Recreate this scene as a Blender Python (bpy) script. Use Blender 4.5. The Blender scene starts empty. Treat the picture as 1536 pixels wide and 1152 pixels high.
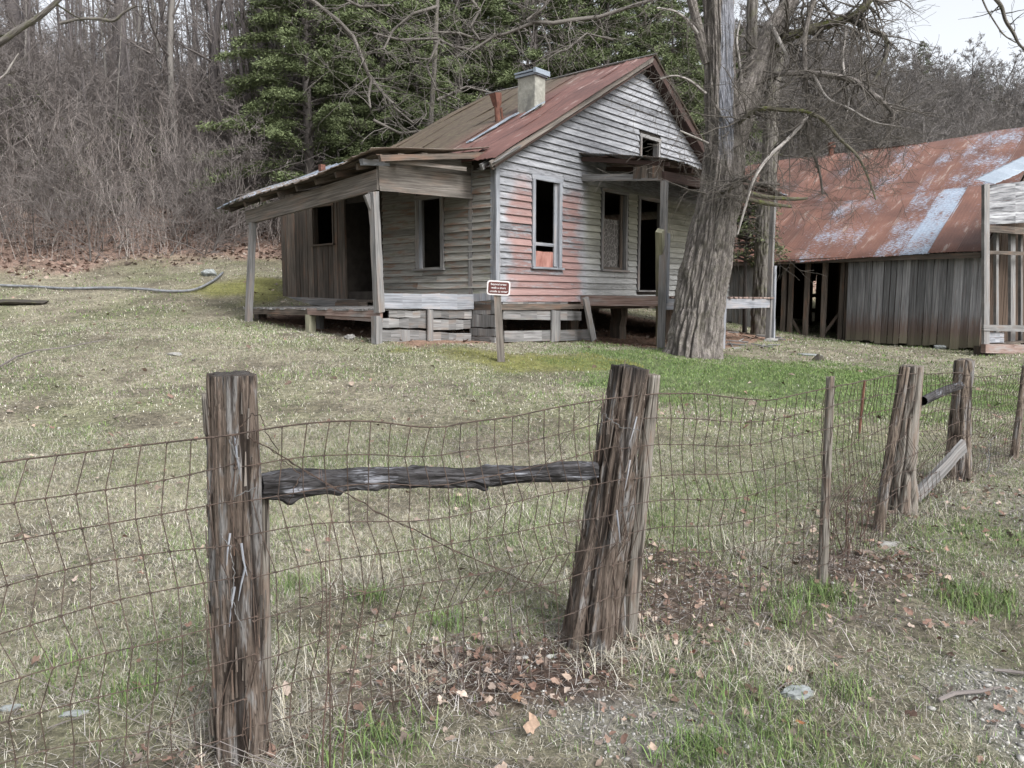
import bpy, math, random
import numpy as np
from mathutils import Vector, Matrix
random.seed(7)
RNG = np.random.default_rng(11)
EYE = 1.5
FPX = 1150.0
TH = math.atan(126/1150.0)
CT, ST = math.cos(TH), math.sin(TH)
scene = bpy.context.scene
COL = scene.collection

# ------------------------------------------------------------ camera
cam_d = bpy.data.cameras.new('camera'); cam = bpy.data.objects.new('camera', cam_d); COL.objects.link(cam)
cam_d.sensor_width = 36; cam_d.lens = 36*FPX/1536; cam_d.clip_start = .05; cam_d.clip_end = 2000
cam.location = (0, 0, EYE); cam.rotation_euler = (math.pi/2-TH, 0, 0)
scene.camera = cam

def ray(px, py):
    a = (px-768)/FPX; b = (576-py)/FPX
    return np.array([a, CT+b*ST, -ST+b*CT])
def at(px, py, D):
    r = ray(px, py); k = D/r[1]
    return Vector((r[0]*k, D, EYE+r[2]*k))

# ------------------------------------------------------------ terrain
def lerp(a, b, t): return a+(b-a)*t
def sstep(a, b, x):
    t = np.clip((np.asarray(x, float)-a)/(b-a), 0, 1); return t*t*(3-2*t)
def splus(d, k): return k*np.logaddexp(0, np.asarray(d)/k)
def hill(x, y):
    x = np.asarray(x, float); y = np.asarray(y, float)
    xc = np.clip(x, -60, 80)
    d = (y-(25+.55*np.clip(x, -30, 60)))/1.14
    sl = lerp(.425, .74, sstep(-12, 22, x))
    dm = lerp(28, 24, sstep(-10, 20, x))
    h = splus(d, 1.6)-splus(d-dm, 4)*1.04
    return sl*np.clip(h, 0, 60)
CP = [(0,0,-1.5),(-3,2.2,-1.5),(3,2,-1.52),(-.88,2.4,-1.5),(.37,3.2,-1.47),(1.6,3.9,-1.45),(2.5,4.95,-1.42),(3.5,6,-1.38),(4.4,6.6,-1.36),
 (-.2,11,-.87),(-2.1,11.5,-.64),(-.26,12.9,-.74),(-4.8,14,-.36),(3.,12.5,-.94),(2.6,13.6,-.84),(4.2,15.4,-1.02),(5.8,17.2,-.88),(8.6,19.8,-1.06),
 (10.7,17.6,-1.17),(12,12,-1.35),(8,9,-1.32),(-5.3,8,-1.05),(-8.6,13,-.52),(-12,18,.38),(-13.3,20,.95),(-7.6,20,.78),(-5.7,18,.36),(1,18,-.6),(2,23,-.1),
 (5,24,-.3),(-2.5,15,-.5),(-16,10,-.7),(16,26,-.8),(16,2,-1.6),(-16,-3,-1.6),(16,-3,-1.6),(0,-3,-1.52),(-2,6.5,-1.24),(1,7,-1.22),(4,12,-1.05),(-3,20,.3),(-14,4,-1.2),(-16,26,3.9)]
_c = np.array(CP); _n = len(_c)
def _k(r): return np.where(r > 1e-9, r*r*np.log(np.maximum(r, 1e-9)), 0)
_d = np.hypot(_c[:,0][:,None]-_c[:,0], _c[:,1][:,None]-_c[:,1])
_A = np.zeros((_n+3, _n+3)); _A[:_n,:_n] = _k(_d)+np.eye(_n)*2.0
_A[:_n,_n] = 1; _A[:_n,_n+1:] = _c[:,:2]; _A[_n:,:_n] = _A[:_n,_n:].T
_w = np.linalg.solve(_A, np.concatenate([_c[:,2]-hill(_c[:,0], _c[:,1]), [0,0,0]]))
def lat(seed, n=64):
    return np.random.default_rng(seed).random((n, n))
_L = [lat(100+i) for i in range(8)]
def vnoise(x, y, i=0):
    L = _L[i % 8]; x = np.asarray(x, float); y = np.asarray(y, float)
    xi = np.floor(x).astype(int); yi = np.floor(y).astype(int); fx = x-xi; fy = y-yi
    fx = fx*fx*(3-2*fx); fy = fy*fy*(3-2*fy); m = 63
    a = L[xi & m, yi & m]; b = L[(xi+1) & m, yi & m]; c = L[xi & m, (yi+1) & m]; d = L[(xi+1) & m, (yi+1) & m]
    return (a*(1-fx)+b*fx)*(1-fy)+(c*(1-fx)+d*fx)*fy
def fbm(x, y, i=0, o=3):
    s = 0; a = .5
    for k in range(o): s = s+a*vnoise(x*2**k, y*2**k, i+k); a *= .5
    return s/(1-.5**o)
def gz(x, y):
    x = np.asarray(x, float); y = np.asarray(y, float); sh = np.broadcast(x, y).shape
    xf = np.broadcast_to(x, sh).ravel(); yf = np.broadcast_to(y, sh).ravel()
    out = np.empty(xf.shape)
    for s in range(0, len(xf), 20000):
        X = xf[s:s+20000]; Y = yf[s:s+20000]
        xc = np.clip(X, -16, 16); yc = np.clip(Y, -3, 26)
        r = np.hypot(xc[:,None]-_c[:,0], yc[:,None]-_c[:,1])
        z = _k(r)@_w[:_n]+_w[_n]+_w[_n+1]*xc+_w[_n+2]*yc+hill(X, Y)
        far = sstep(20, 40, Y)
        z += (fbm(X*.9, Y*.9, 0)-.5)*.09+(fbm(X*.12+7, Y*.12, 3)-.5)*2.2*far+(vnoise(X*4, Y*4, 5)-.5)*.025
        out[s:s+20000] = z
    out = out.reshape(sh)+EYE
    return out if sh else float(out)
def G(px, py, zo=0, lo=1.2):
    """point where a pixel's ray meets the ground"""
    r = ray(px, py); prev = lo
    for D in np.concatenate([np.arange(lo, 12, .1), np.arange(12, 120, .4)]):
        k = D/r[1]
        if EYE+r[2]*k <= gz(r[0]*k, D): break
        prev = D
    a, b = prev, D
    for _ in range(14):
        m = (a+b)/2; k = m/r[1]
        if EYE+r[2]*k <= gz(r[0]*k, m): b = m
        else: a = m
    k = b/r[1]
    return Vector((r[0]*k, b, gz(r[0]*k, b)+zo))
def V3(x, y, dz=0): return Vector((x, y, gz(x, y)+dz))

# ------------------------------------------------------------ mesh builder
def _perp(d):
    d = d.normalized(); a = Vector((0,0,1)) if abs(d.z) < .9 else Vector((1,0,0))
    s = d.cross(a).normalized(); return s, s.cross(d).normalized()
ORG = {}
def link(o, parent=None, origin=(0,0,0)):
    COL.objects.link(o); origin = Vector(origin)
    if parent is not None:
        o.parent = parent; o.location = origin-ORG[parent.name]
    else: o.location = origin
    ORG[o.name] = origin
    return o
def tag(o, label=None, cat=None, group=None, kind=None):
    if label: o['label'] = label
    if cat: o['category'] = cat
    if group: o['group'] = group
    if kind: o['kind'] = kind
    return o
def thing(name, loc, label, cat, group=None):
    return tag(link(bpy.data.objects.new(name, None), None, loc), label, cat, group)
class MB:
    def __init__(s): s.v = []; s.f = []; s.uv = []; s.mi = []
    def add(s, vs, fs, uvs=None, mi=0):
        n = len(s.v); s.v += [tuple(q) for q in vs]
        for k, f in enumerate(fs):
            s.f.append([n+i for i in f]); s.uv.append(uvs[k] if uvs else [(0,0)]*len(f)); s.mi.append(mi)
    def beam(s, p0, p1, w, h, up=(0,0,1), n=1, j=0., w1=None, h1=None, mi=0):
        """box from p0 to p1; w = across, h = along up; n segments with jitter j"""
        p0 = Vector(p0); p1 = Vector(p1); d = p1-p0; L = d.length; d = d.normalized(); up = Vector(up)
        sd = d.cross(up)
        if sd.length < 1e-4: sd = _perp(d)[0]
        sd.normalize(); u2 = sd.cross(d).normalized(); w1 = w if w1 is None else w1; h1 = h if h1 is None else h1
        vs = []
        for i in range(n+1):
            t = i/n; c = p0+d*L*t; ww = lerp(w, w1, t)/2; hh = lerp(h, h1, t)/2
            for a, b in ((-1,-1),(1,-1),(1,1),(-1,1)):
                q = c+sd*a*(ww+random.uniform(-j,j))+u2*b*(hh+random.uniform(-j,j))
                if i in (0, n) and n > 1: q = q+d*random.uniform(-2*j, 2*j)
                vs.append(q)
        fs = []; uvs = []; o1 = random.random()*5
        wd = [0, w, w+h, 2*w+h, 2*w+2*h]
        for i in range(n):
            a = i*4; x0 = L*i/n+o1; x1 = L*(i+1)/n+o1
            for k in range(4):
                fs.append((a+k, a+(k+1)%4, a+4+(k+1)%4, a+4+k)); uvs.append([(x0,wd[k]),(x0,wd[k+1]),(x1,wd[k+1]),(x1,wd[k])])
        fs.append((3,2,1,0)); uvs.append([(0,0),(.02,0),(.02,.02),(0,.02)])
        e = n*4; fs.append((e,e+1,e+2,e+3)); uvs.append([(0,0),(.02,0),(.02,.02),(0,.02)])
        s.add(vs, fs, uvs, mi)
    def poly8(s, q, mi=0, L=1.):
        """q: 4 bottom/back then 4 front corners; q0..3 ring, q4..7 ring"""
        q = [Vector(a) for a in q]; o = random.random()*5
        l = (q[1]-q[0]).length; h = (q[3]-q[0]).length
        fr = [(o,0),(o+l,0),(o+l,h),(o,h)] if l >= h else [(o,0),(o,l),(o+h,l),(o+h,0)]
        fs = [(3,2,1,0),(4,5,6,7),(0,1,5,4),(1,2,6,5),(2,3,7,6),(3,0,4,7)]
        uv = [[fr[3],fr[2],fr[1],fr[0]], fr, [fr[0],fr[1],fr[1],fr[0]], [fr[1],fr[2],fr[2],fr[1]], [fr[2],fr[3],fr[3],fr[2]], [fr[3],fr[0],fr[0],fr[3]]]
        s.add(q, fs, uv, mi)
    def tube(s, pts, rad, n=6, cap=True, rj=0., mi=0):
        pts = [Vector(p) for p in pts]; vs = []; m = len(pts); L = 0; Ls = []
        pd = None
        for i, p in enumerate(pts):
            d = (pts[min(i+1,m-1)]-pts[max(i-1,0)])
            if d.length < 1e-9: d = Vector((0,0,1))
            d.normalize()
            if pd is None: a, b = _perp(d)
            else:
                b = (pb-d*pb.dot(d)); b = b.normalized() if b.length > 1e-6 else _perp(d)[1]; a = d.cross(b) ; a.normalize()
            pd = d; pb = b
            if i: L += (p-pts[i-1]).length
            Ls.append(L); r = rad[i] if hasattr(rad, '__len__') else rad
            for k in range(n):
                t = 2*math.pi*k/n; rr = r*(1+random.uniform(-rj, rj)) if rj else r
                vs.append(p+(a*math.cos(t)+b*math.sin(t))*rr)
        r0 = rad[0] if hasattr(rad, '__len__') else rad; o = random.random()*4
        fs = []; uv = []; cw = 2*math.pi*r0/n
        for i in range(m-1):
            for k in range(n):
                fs.append((i*n+k, i*n+(k+1)%n, (i+1)*n+(k+1)%n, (i+1)*n+k))
                uv.append([(Ls[i]+o,k*cw),(Ls[i]+o,(k+1)*cw),(Ls[i+1]+o,(k+1)*cw),(Ls[i+1]+o,k*cw)])
        if cap:
            fs.append(tuple(range(n))[::-1]); uv.append([(0,0)]*n); fs.append(tuple((m-1)*n+k for k in range(n))); uv.append([(0,0)]*n)
        s.add(vs, fs, uv, mi)
    def build(s, name, mats, parent=None, origin=None, smooth=False):
        if origin is None:
            A = np.array(s.v); origin = Vector(((A[:,0].min()+A[:,0].max())/2, (A[:,1].min()+A[:,1].max())/2, A[:,2].min()))
        origin = Vector(origin)
        me = bpy.data.meshes.new(name)
        A = np.array(s.v, dtype=np.float64)-np.array(origin)
        me.from_pydata(A.tolist(), [], s.f)
        uvl = me.uv_layers.new(name='UVMap')
        uvl.data.foreach_set('uv', np.array([c for f in s.uv for p in f for c in p], dtype=np.float32))
        if not isinstance(mats, (list, tuple)): mats = [mats]
        for m in mats: me.materials.append(m)
        if len(mats) > 1: me.polygons.foreach_set('material_index', s.mi)
        if smooth: me.polygons.foreach_set('use_smooth', [True]*len(s.f))
        me.validate(); me.update()
        return link(bpy.data.objects.new(name, me), parent, origin)
def np_mesh(name, verts, loops, starts, mat, parent=None, col=None, uv=None, smooth=False, attr=None, origin=(0,0,0)):
    me = bpy.data.meshes.new(name); nv = len(verts)
    me.vertices.add(nv); me.vertices.foreach_set('co', np.ascontiguousarray(verts-np.array(origin), dtype=np.float32).ravel())
    me.loops.add(len(loops)); me.loops.foreach_set('vertex_index', np.asarray(loops, dtype=np.int32))
    me.polygons.add(len(starts)); me.polygons.foreach_set('loop_start', np.asarray(starts, dtype=np.int32))
    me.update(calc_edges=True)
    if smooth: me.polygons.foreach_set('use_smooth', np.ones(len(starts), dtype=bool))
    if col is not None:
        ca = me.color_attributes.new('Col', 'FLOAT_COLOR', 'POINT')
        c4 = np.ones((nv, 4), dtype=np.float32); c4[:,:3] = col; ca.data.foreach_set('color', c4.ravel())
    if attr:
        for k, a in attr.items():
            at_ = me.attributes.new(k, 'FLOAT', 'POINT'); at_.data.foreach_set('value', np.asarray(a, dtype=np.float32))
    if uv is not None:
        l = me.uv_layers.new(name='UVMap'); l.data.foreach_set('uv', np.asarray(uv, dtype=np.float32)[np.asarray(loops)].ravel())
    me.materials.append(mat)
    return link(bpy.data.objects.new(name, me), parent, origin)
def grid_loops(nu, nv, wrap=False):
    """index grid with nv rows of nu columns"""
    i = np.arange(nu if wrap else nu-1); j = np.arange(nv-1)
    I, J = np.meshgrid(i, j); a = J*nu+I; b = J*nu+(I+1)%nu; c = (J+1)*nu+(I+1)%nu; d = (J+1)*nu+I
    return np.stack([a, b, c, d], -1).reshape(-1)

# ------------------------------------------------------------ materials
class N:
    def __init__(s, name):
        s.m = bpy.data.materials.new(name); s.m.use_nodes = True; s.t = s.m.node_tree
        s.b = s.t.nodes['Principled BSDF']; s.b.inputs['Specular IOR Level'].default_value = .25; s.b.inputs['Roughness'].default_value = .85
    def n(s, typ, **kw):
        o = s.t.nodes.new(typ)
        for k, v in kw.items():
            if k.startswith('i_'):
                key = k[2:].replace('_', ' '); o.inputs[int(key) if key.isdigit() else key].default_value = v
            else: setattr(o, k, v)
        return o
    def l(s, a, b): s.t.links.new(a, b)
    def math(s, op, a, b=None, c=None, clamp=False):
        o = s.n('ShaderNodeMath', operation=op, use_clamp=clamp)
        for i, x in enumerate((a, b, c)):
            if x is None: continue
            if isinstance(x, (int, float)): o.inputs[i].default_value = x
            else: s.l(x, o.inputs[i])
        return o.outputs[0]
    def uv(s, sx, sy, island=True):
        tc = s.n('ShaderNodeTexCoord'); mp = s.n('ShaderNodeMapping'); mp.inputs['Scale'].default_value = (sx, sy, 1); s.l(tc.outputs['UV'], mp.inputs['Vector'])
        if island:
            r = s.rnd(); c = s.n('ShaderNodeCombineXYZ'); s.l(s.math('MULTIPLY', r, 37.), c.inputs[0]); s.l(s.math('MULTIPLY', r, 91.), c.inputs[1]); s.l(c.outputs[0], mp.inputs['Location'])
        return mp.outputs[0]
    def pos(s, sc=(1,1,1)):
        g = s.n('ShaderNodeNewGeometry'); mp = s.n('ShaderNodeMapping'); mp.inputs['Scale'].default_value = sc; s.l(g.outputs['Position'], mp.inputs['Vector']); return mp.outputs[0]
    def obj(s, sc=(1,1,1)):
        g = s.n('ShaderNodeTexCoord'); mp = s.n('ShaderNodeMapping'); mp.inputs['Scale'].default_value = sc; s.l(g.outputs['Object'], mp.inputs['Vector']); return mp.outputs[0]
    def rnd(s): return s.n('ShaderNodeNewGeometry').outputs['Random Per Island']
    def noise(s, vec, sc, det=4, rough=.6, dist=0):
        o = s.n('ShaderNodeTexNoise'); o.inputs['Scale'].default_value = sc; o.inputs['Detail'].default_value = det; o.inputs['Roughness'].default_value = rough; o.inputs['Distortion'].default_value = dist
        s.l(vec, o.inputs['Vector']); return o.outputs['Fac']
    def ramp(s, fac, stops):
        o = s.n('ShaderNodeValToRGB'); e = o.color_ramp.elements
        while len(e) > 1: e.remove(e[-1])
        for i, (p, c) in enumerate(stops):
            x = e[0] if i == 0 else e.new(p)
            x.position = p; x.color = (*c, 1) if hasattr(c, '__len__') else (c, c, c, 1)
        s.l(fac, o.inputs[0]); return o.outputs[0]
    def mix(s, fac, a, b, blend='MIX'):
        o = s.n('ShaderNodeMix', data_type='RGBA', blend_type=blend)
        for k, x in ((0, fac), (6, a), (7, b)):
            if isinstance(x, (int, float)): o.inputs[k].default_value = x
            elif isinstance(x, (tuple, list)): o.inputs[k].default_value = (*x, 1)
            else: s.l(x, o.inputs[k])
        return o.outputs[2]
    def bright(s, col, fac):
        return s.mix(1., col, s.grey(fac), 'MULTIPLY')
    def grey(s, f):
        c = s.n('ShaderNodeCombineColor'); [s.l(f, c.inputs[i]) for i in range(3)]; return c.outputs[0]
    def bump(s, h, dist=.01, st=1.):
        o = s.n('ShaderNodeBump'); o.inputs['Distance'].default_value = dist; o.inputs['Strength'].default_value = st
        s.l(h, o.inputs['Height']); s.l(o.outputs[0], s.b.inputs['Normal'])
    def out(s, col, rough=None):
        s.l(col, s.b.inputs['Base Color'])
        if rough is not None: s.b.inputs['Roughness'].default_value = rough
        return s.m
def mr(n, x, a, b, c=0., d=1.):
    o = n.n('ShaderNodeMapRange', interpolation_type='SMOOTHSTEP')
    n.l(x, o.inputs[0]); o.inputs[1].default_value = a; o.inputs[2].default_value = b; o.inputs[3].default_value = c; o.inputs[4].default_value = d
    return o.outputs[0]
def wood(name, dark, mid, light, var=.35, tint=None, tf=.5, bump=.004):
    n = N(name); g = n.noise(n.uv(1.3, 42), 1., 5, .65, .3); g2 = n.noise(n.uv(.9, 4), 1.6, 4, .6)
    c = n.ramp(g, [(.25, dark), (.5, mid), (.75, light)])
    if tint: c = n.mix(n.math('MULTIPLY', mr(n, g2, .48, .68), tf), c, tint)
    r = n.rnd(); v = n.math('MULTIPLY_ADD', r, var*2, 1-var)
    v = n.math('MULTIPLY', v, mr(n, g2, .2, .8, .7, 1.25))
    c = n.bright(c, v); n.bump(g, bump); return n.out(c, .85)
W_GREY = wood('weathered_grey_wood', (.05,.048,.047), (.15,.148,.147), (.27,.27,.272), .3, (.12,.088,.068), .55)
W_BROWN = wood('weathered_brown_wood', (.03,.024,.020), (.082,.068,.057), (.155,.135,.118), .35, (.12,.065,.042), .5)
W_PALE = wood('pale_weathered_wood', (.09,.096,.105), (.20,.21,.232), (.31,.33,.365), .15, (.22,.19,.175), .5)
W_TREAT = wood('greenish_treated_wood', (.10,.10,.07), (.21,.205,.15), (.30,.29,.23), .15)
W_RED = wood('reddish_worn_wood', (.06,.04,.035), (.2,.14,.12), (.30,.25,.23), .25, (.17,.17,.17), .7)
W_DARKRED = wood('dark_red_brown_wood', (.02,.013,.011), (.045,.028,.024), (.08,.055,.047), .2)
W_MIX = wood('brownish_grey_wood', (.045,.038,.034), (.125,.112,.10), (.22,.205,.19), .25, (.15,.10,.075), .4)
def plain(name, c, rough=.9):
    n = N(name); g = n.noise(n.pos(), 6., 3); return n.out(n.bright(n.mix(0., c, c), mr(n, g, .2, .8, .7, 1.3)), rough)
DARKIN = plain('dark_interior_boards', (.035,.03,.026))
# ------------------------------------------------------------ house frame
U = Vector((.651, .759, 0)); Vd = Vector((-.759, .651, 0)); HC = Vector((-.26, 12.9, EYE))
def H(s, t, z): return HC+U*s+Vd*t+Vector((0,0,z))
def on_plane(px, py, p0, nrm):
    r = Vector(ray(px, py)); c = Vector((0,0,EYE)); k = (Vector(p0)-c).dot(nrm)/r.dot(nrm); return c+r*k
def hT(px, py, t0=0):
    q = on_plane(px, py, H(0, t0, 0), Vd)-HC; return q.dot(U), q.z
def hS(px, py, s0=0):
    q = on_plane(px, py, H(s0, 0, 0), U)-HC; return q.dot(Vd), q.z

# siding materials ---------------------------------------------------------
def st_coords(n):
    g = n.n('ShaderNodeNewGeometry').outputs['Position']
    def dot(v):
        o = n.n('ShaderNodeVectorMath', operation='DOT_PRODUCT'); n.l(g, o.inputs[0]); o.inputs[1].default_value = v; return o.outputs['Value']
    s = n.math('SUBTRACT', dot(U), HC.dot(U)); t = n.math('SUBTRACT', dot(Vd), HC.dot(Vd)); z = n.math('SUBTRACT', dot((0,0,1)), EYE)
    return s, t, z
def siding_front():
    n = N('weathered_painted_clapboard'); s, t, z = st_coords(n)
    uvg = n.uv(1.6, 46); g = n.noise(uvg, 1., 5, .7, .25); b = n.noise(n.uv(1.1, 7), 2., 5, .65); r = n.rnd()
    peel = n.noise(n.uv(5, 30), 1.3, 4, .7)
    bare = n.ramp(g, [(.22, (.035,.035,.04)), (.48, (.125,.13,.142)), (.75, (.25,.26,.28))])
    paint = n.ramp(b, [(.25, (.115,.118,.13)), (.55, (.235,.242,.26)), (.8, (.35,.358,.37))])
    c = n.mix(mr(n, n.math('ADD', peel, n.math('MULTIPLY', r, .18)), .46, .62), bare, paint)
    # sheltered creamy part under the porch roof
    cream = n.ramp(n.noise(n.uv(1.2, 9), 1.5, 4), [(.3, (.15,.15,.12)), (.7, (.30,.30,.25))])
    sh = n.math('MULTIPLY', mr(n, s, 2.3, 2.75), n.math('SUBTRACT', 1., mr(n, n.math('ADD', z, n.math('MULTIPLY', b, .3)), 2.2, 2.5)))
    sh = n.math('MULTIPLY', sh, mr(n, z, .35, 1.6, .35, 1.))
    c = n.mix(sh, c, cream)
    # old red undercoat round the first window
    w = n.noise(n.pos((1,1,1.6)), 1.7, 4, .6)
    sm = n.math('MULTIPLY', mr(n, n.math('ADD', s, n.math('MULTIPLY', n.math('SUBTRACT', w, .5), 1.1)), .12, .5), n.math('SUBTRACT', 1., mr(n, n.math('ADD', s, n.math('MULTIPLY', n.math('SUBTRACT', w, .5), .8)), 2.15, 2.5)))
    zm = n.math('SUBTRACT', 1., mr(n, n.math('ADD', z, n.math('MULTIPLY', n.math('SUBTRACT', w, .5), 1.1)), 1.65, 2.15))
    pr = n.math('MULTIPLY', mr(n, n.math('ADD', n.noise(n.uv(1.6, 12), 1.6, 5, .75), n.math('MULTIPLY', r, .22)), .42, .62), .82)
    red = n.ramp(n.noise(n.uv(1.5, 30), 1.5, 4), [(.3, (.15,.08,.07)), (.7, (.25,.145,.128))])
    c = n.mix(n.math('MULTIPLY', n.math('MULTIPLY', sm, zm), pr), c, red)
    c = n.bright(c, n.math('MULTIPLY_ADD', r, .4, .8))
    # black streaks and nail holes
    c = n.mix(n.math('MULTIPLY', mr(n, n.noise(n.uv(3.5, 60), 1., 3, .8), .64, .74), .75), c, (.03,.03,.033))
    n.bump(g, .004); return n.out(c, .8)
def siding_side():
    n = N('unpainted_clapboard'); s, t, z = st_coords(n)
    g = n.noise(n.uv(1.6, 46), 1., 5, .7, .25); b = n.noise(n.uv(.9, 6), 1.7, 4, .65); r = n.rnd()
    c = n.ramp(g, [(.22, (.06,.06,.055)), (.5, (.19,.185,.17)), (.78, (.31,.31,.29))])
    c = n.mix(n.math('MULTIPLY', mr(n, b, .5, .66), .7), c, (.17,.095,.06))
    c = n.mix(n.math('MULTIPLY', mr(n, n.noise(n.uv(2, 9), 1.3, 4), .56, .7), .5), c, (.10,.11,.06))
    c = n.bright(c, n.math('MULTIPLY_ADD', r, .55, .7)); n.bump(g, .004); return n.out(c, .85)
SF = siding_front(); SS = siding_side()
def metal_roof(name, rustA, rustB, pale, moss_from=None, galv=False):
    n = N(name); g = n.noise(n.uv(6, 1.1, False), 1.2, 5, .7); g2 = n.noise(n.uv(1.2, .8, False), 1.3, 5, .6); r = n.rnd()
    fine = n.noise(n.uv(30, 30, False), 1., 4, .7)
    c = n.ramp(g2, [(.3, rustA), (.7, rustB)])
    c = n.bright(c, n.math('MULTIPLY_ADD', fine, .8, .6))
    c = n.mix(n.math('MULTIPLY', mr(n, n.math('ADD', g, n.math('MULTIPLY', n.math('SUBTRACT', g2, .5), .5)), .58, .68), .8), c, pale)
    if moss_from is not None:
        tc = n.n('ShaderNodeTexCoord'); sp = n.n('ShaderNodeSeparateXYZ'); n.l(tc.outputs['UV'], sp.inputs[0])
        m = mr(n, n.math('ADD', sp.outputs[0], n.math('MULTIPLY', g2, 1.4)), moss_from+.3, moss_from+1.5)
        ms = n.ramp(n.noise(n.uv(9, 9, False), 1., 5, .7), [(.3, (.04,.031,.024)), (.55, (.078,.068,.045)), (.75, (.11,.11,.062))])
        c = n.mix(n.math('MULTIPLY', m, .85), c, ms)
    if galv:
        a = n.n('ShaderNodeAttribute', attribute_name='galv').outputs['Fac']
        gm = n.noise(n.uv(7, 24, False), 1.3, 5, .75); gb = n.noise(n.uv(1.1, .8, False), 1.5, 3, .5); a = n.math('ADD', a, n.math('MULTIPLY', n.math('SUBTRACT', gb, .5), 1.1))
        gc = n.ramp(n.noise(n.uv(10, 22, False), 1.2, 4, .7), [(.3, (.15,.19,.25)), (.7, (.31,.36,.43))])
        c = n.mix(mr(n, n.math('ADD', a, n.math('MULTIPLY', n.math('SUBTRACT', gm, .5), 2.6)), .48, .66), c, gc)
        c = n.bright(c, n.math('MULTIPLY_ADD', r, .5, .75))
        ed = n.n('ShaderNodeAttribute', attribute_name='edge').outputs['Fac']
        c = n.mix(n.math('MULTIPLY', mr(n, ed, .35, .9), mr(n, g, .35, .6)), c, pale)
    n.bump(fine, .002); n.b.inputs['Specular IOR Level'].default_value = .4
    return n.out(c, .55)
RUST_HOUSE = metal_roof('rusty_red_metal', (.09,.046,.04), (.165,.08,.067), (.30,.235,.215), moss_from=1.6)
RUST_BARN = metal_roof('rusty_barn_metal', (.088,.044,.034), (.165,.080,.058), (.25,.20,.175), galv=True)
RUST_PORCH = metal_roof('mossy_porch_metal', (.075,.055,.045), (.15,.115,.09), (.26,.24,.22), moss_from=9, galv=True)
GALV = metal_roof('galvanised_metal', (.17,.205,.245), (.26,.30,.35), (.33,.37,.41))
def rusty():
    n = N('rust'); g = n.noise(n.pos(), 14, 4); return n.out(n.ramp(g, [(.3, (.07,.032,.025)), (.7, (.15,.07,.05))]), .8)
RUST = rusty()

# ------------------------------------------------------------ roofs as sheets
def roof_sheets(name, P, na, b0, b1, mat, parent, strip=.62, galv=None, rag=.03, nb=10, ribs=3, ribh=.014, wob=.012, lift=0., seed=0, thick=.006, uva=0.):
    """P(a,b)->Vector for a in metres along the eave, b in metres up the slope"""
    rg = random.Random(seed); V = []; L = []; S = []; UVs = []; GA = []; ED = []
    a = 0.; k = 0
    while a < na-.05:
        w = min(strip*rg.uniform(.94, 1.06), na-a); ga = galv[k % len(galv)] if galv else 0
        bb0 = b0-rg.uniform(-rag, rag); bb1 = b1+rg.uniform(0, rag); dz = rg.uniform(0, .01)+lift+(k % 2)*.004
        m = ribs*6+1; ph = rg.random()*9; tw = rg.uniform(-.012, .012)
        base = len(V); top = []
        for j in range(nb+1):
            b = lerp(bb0, bb1, j/nb)
            for i in range(m):
                x = i/(m-1); aa = a-.02+(w+.04)*x
                f = (x*ribs) % 1.0; rb = max(0, 1-abs(f if f < .5 else 1-f)*8)*ribh
                z = dz+rb+wob*math.sin(b*2.3+ph)*math.sin(aa*1.9+ph)+tw*(x-.5)
                if j == 0: z += rg.uniform(-.012, .006)
                p = P(aa, b); p = p+Vector((0,0,z)); V.append(p); UVs.append((aa+uva, b)); GA.append(ga); ED.append(1. if i in (0, m-1) else 0.)
        nt = (nb+1)*m
        for q in range(nt): V.append(V[base+q]-Vector((0,0,thick))); UVs.append(UVs[base+q]); GA.append(ga); ED.append(0.)
        gl = grid_loops(m, nb+1)+base; L.append(gl); L.append((gl.reshape(-1,4)[:,::-1]+nt).ravel())
        ring = [base+i for i in range(m)]+[base+j*m+m-1 for j in range(1, nb+1)]+[base+nb*m+i for i in range(m-2, -1, -1)]+[base+j*m for j in range(nb-1, 0, -1)]
        rl = []
        for q in range(len(ring)):
            x, y = ring[q], ring[(q+1) % len(ring)]; rl += [y, x, x+nt, y+nt]
        L.append(np.array(rl)); a += w; k += 1
    L = np.concatenate(L); A = np.array([tuple(v) for v in V]); o = A.min(0)
    return np_mesh(name, A, L, np.arange(0, len(L), 4), mat, parent, uv=np.array(UVs), attr={'galv': GA, 'edge': ED}, origin=tuple(o))

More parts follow.
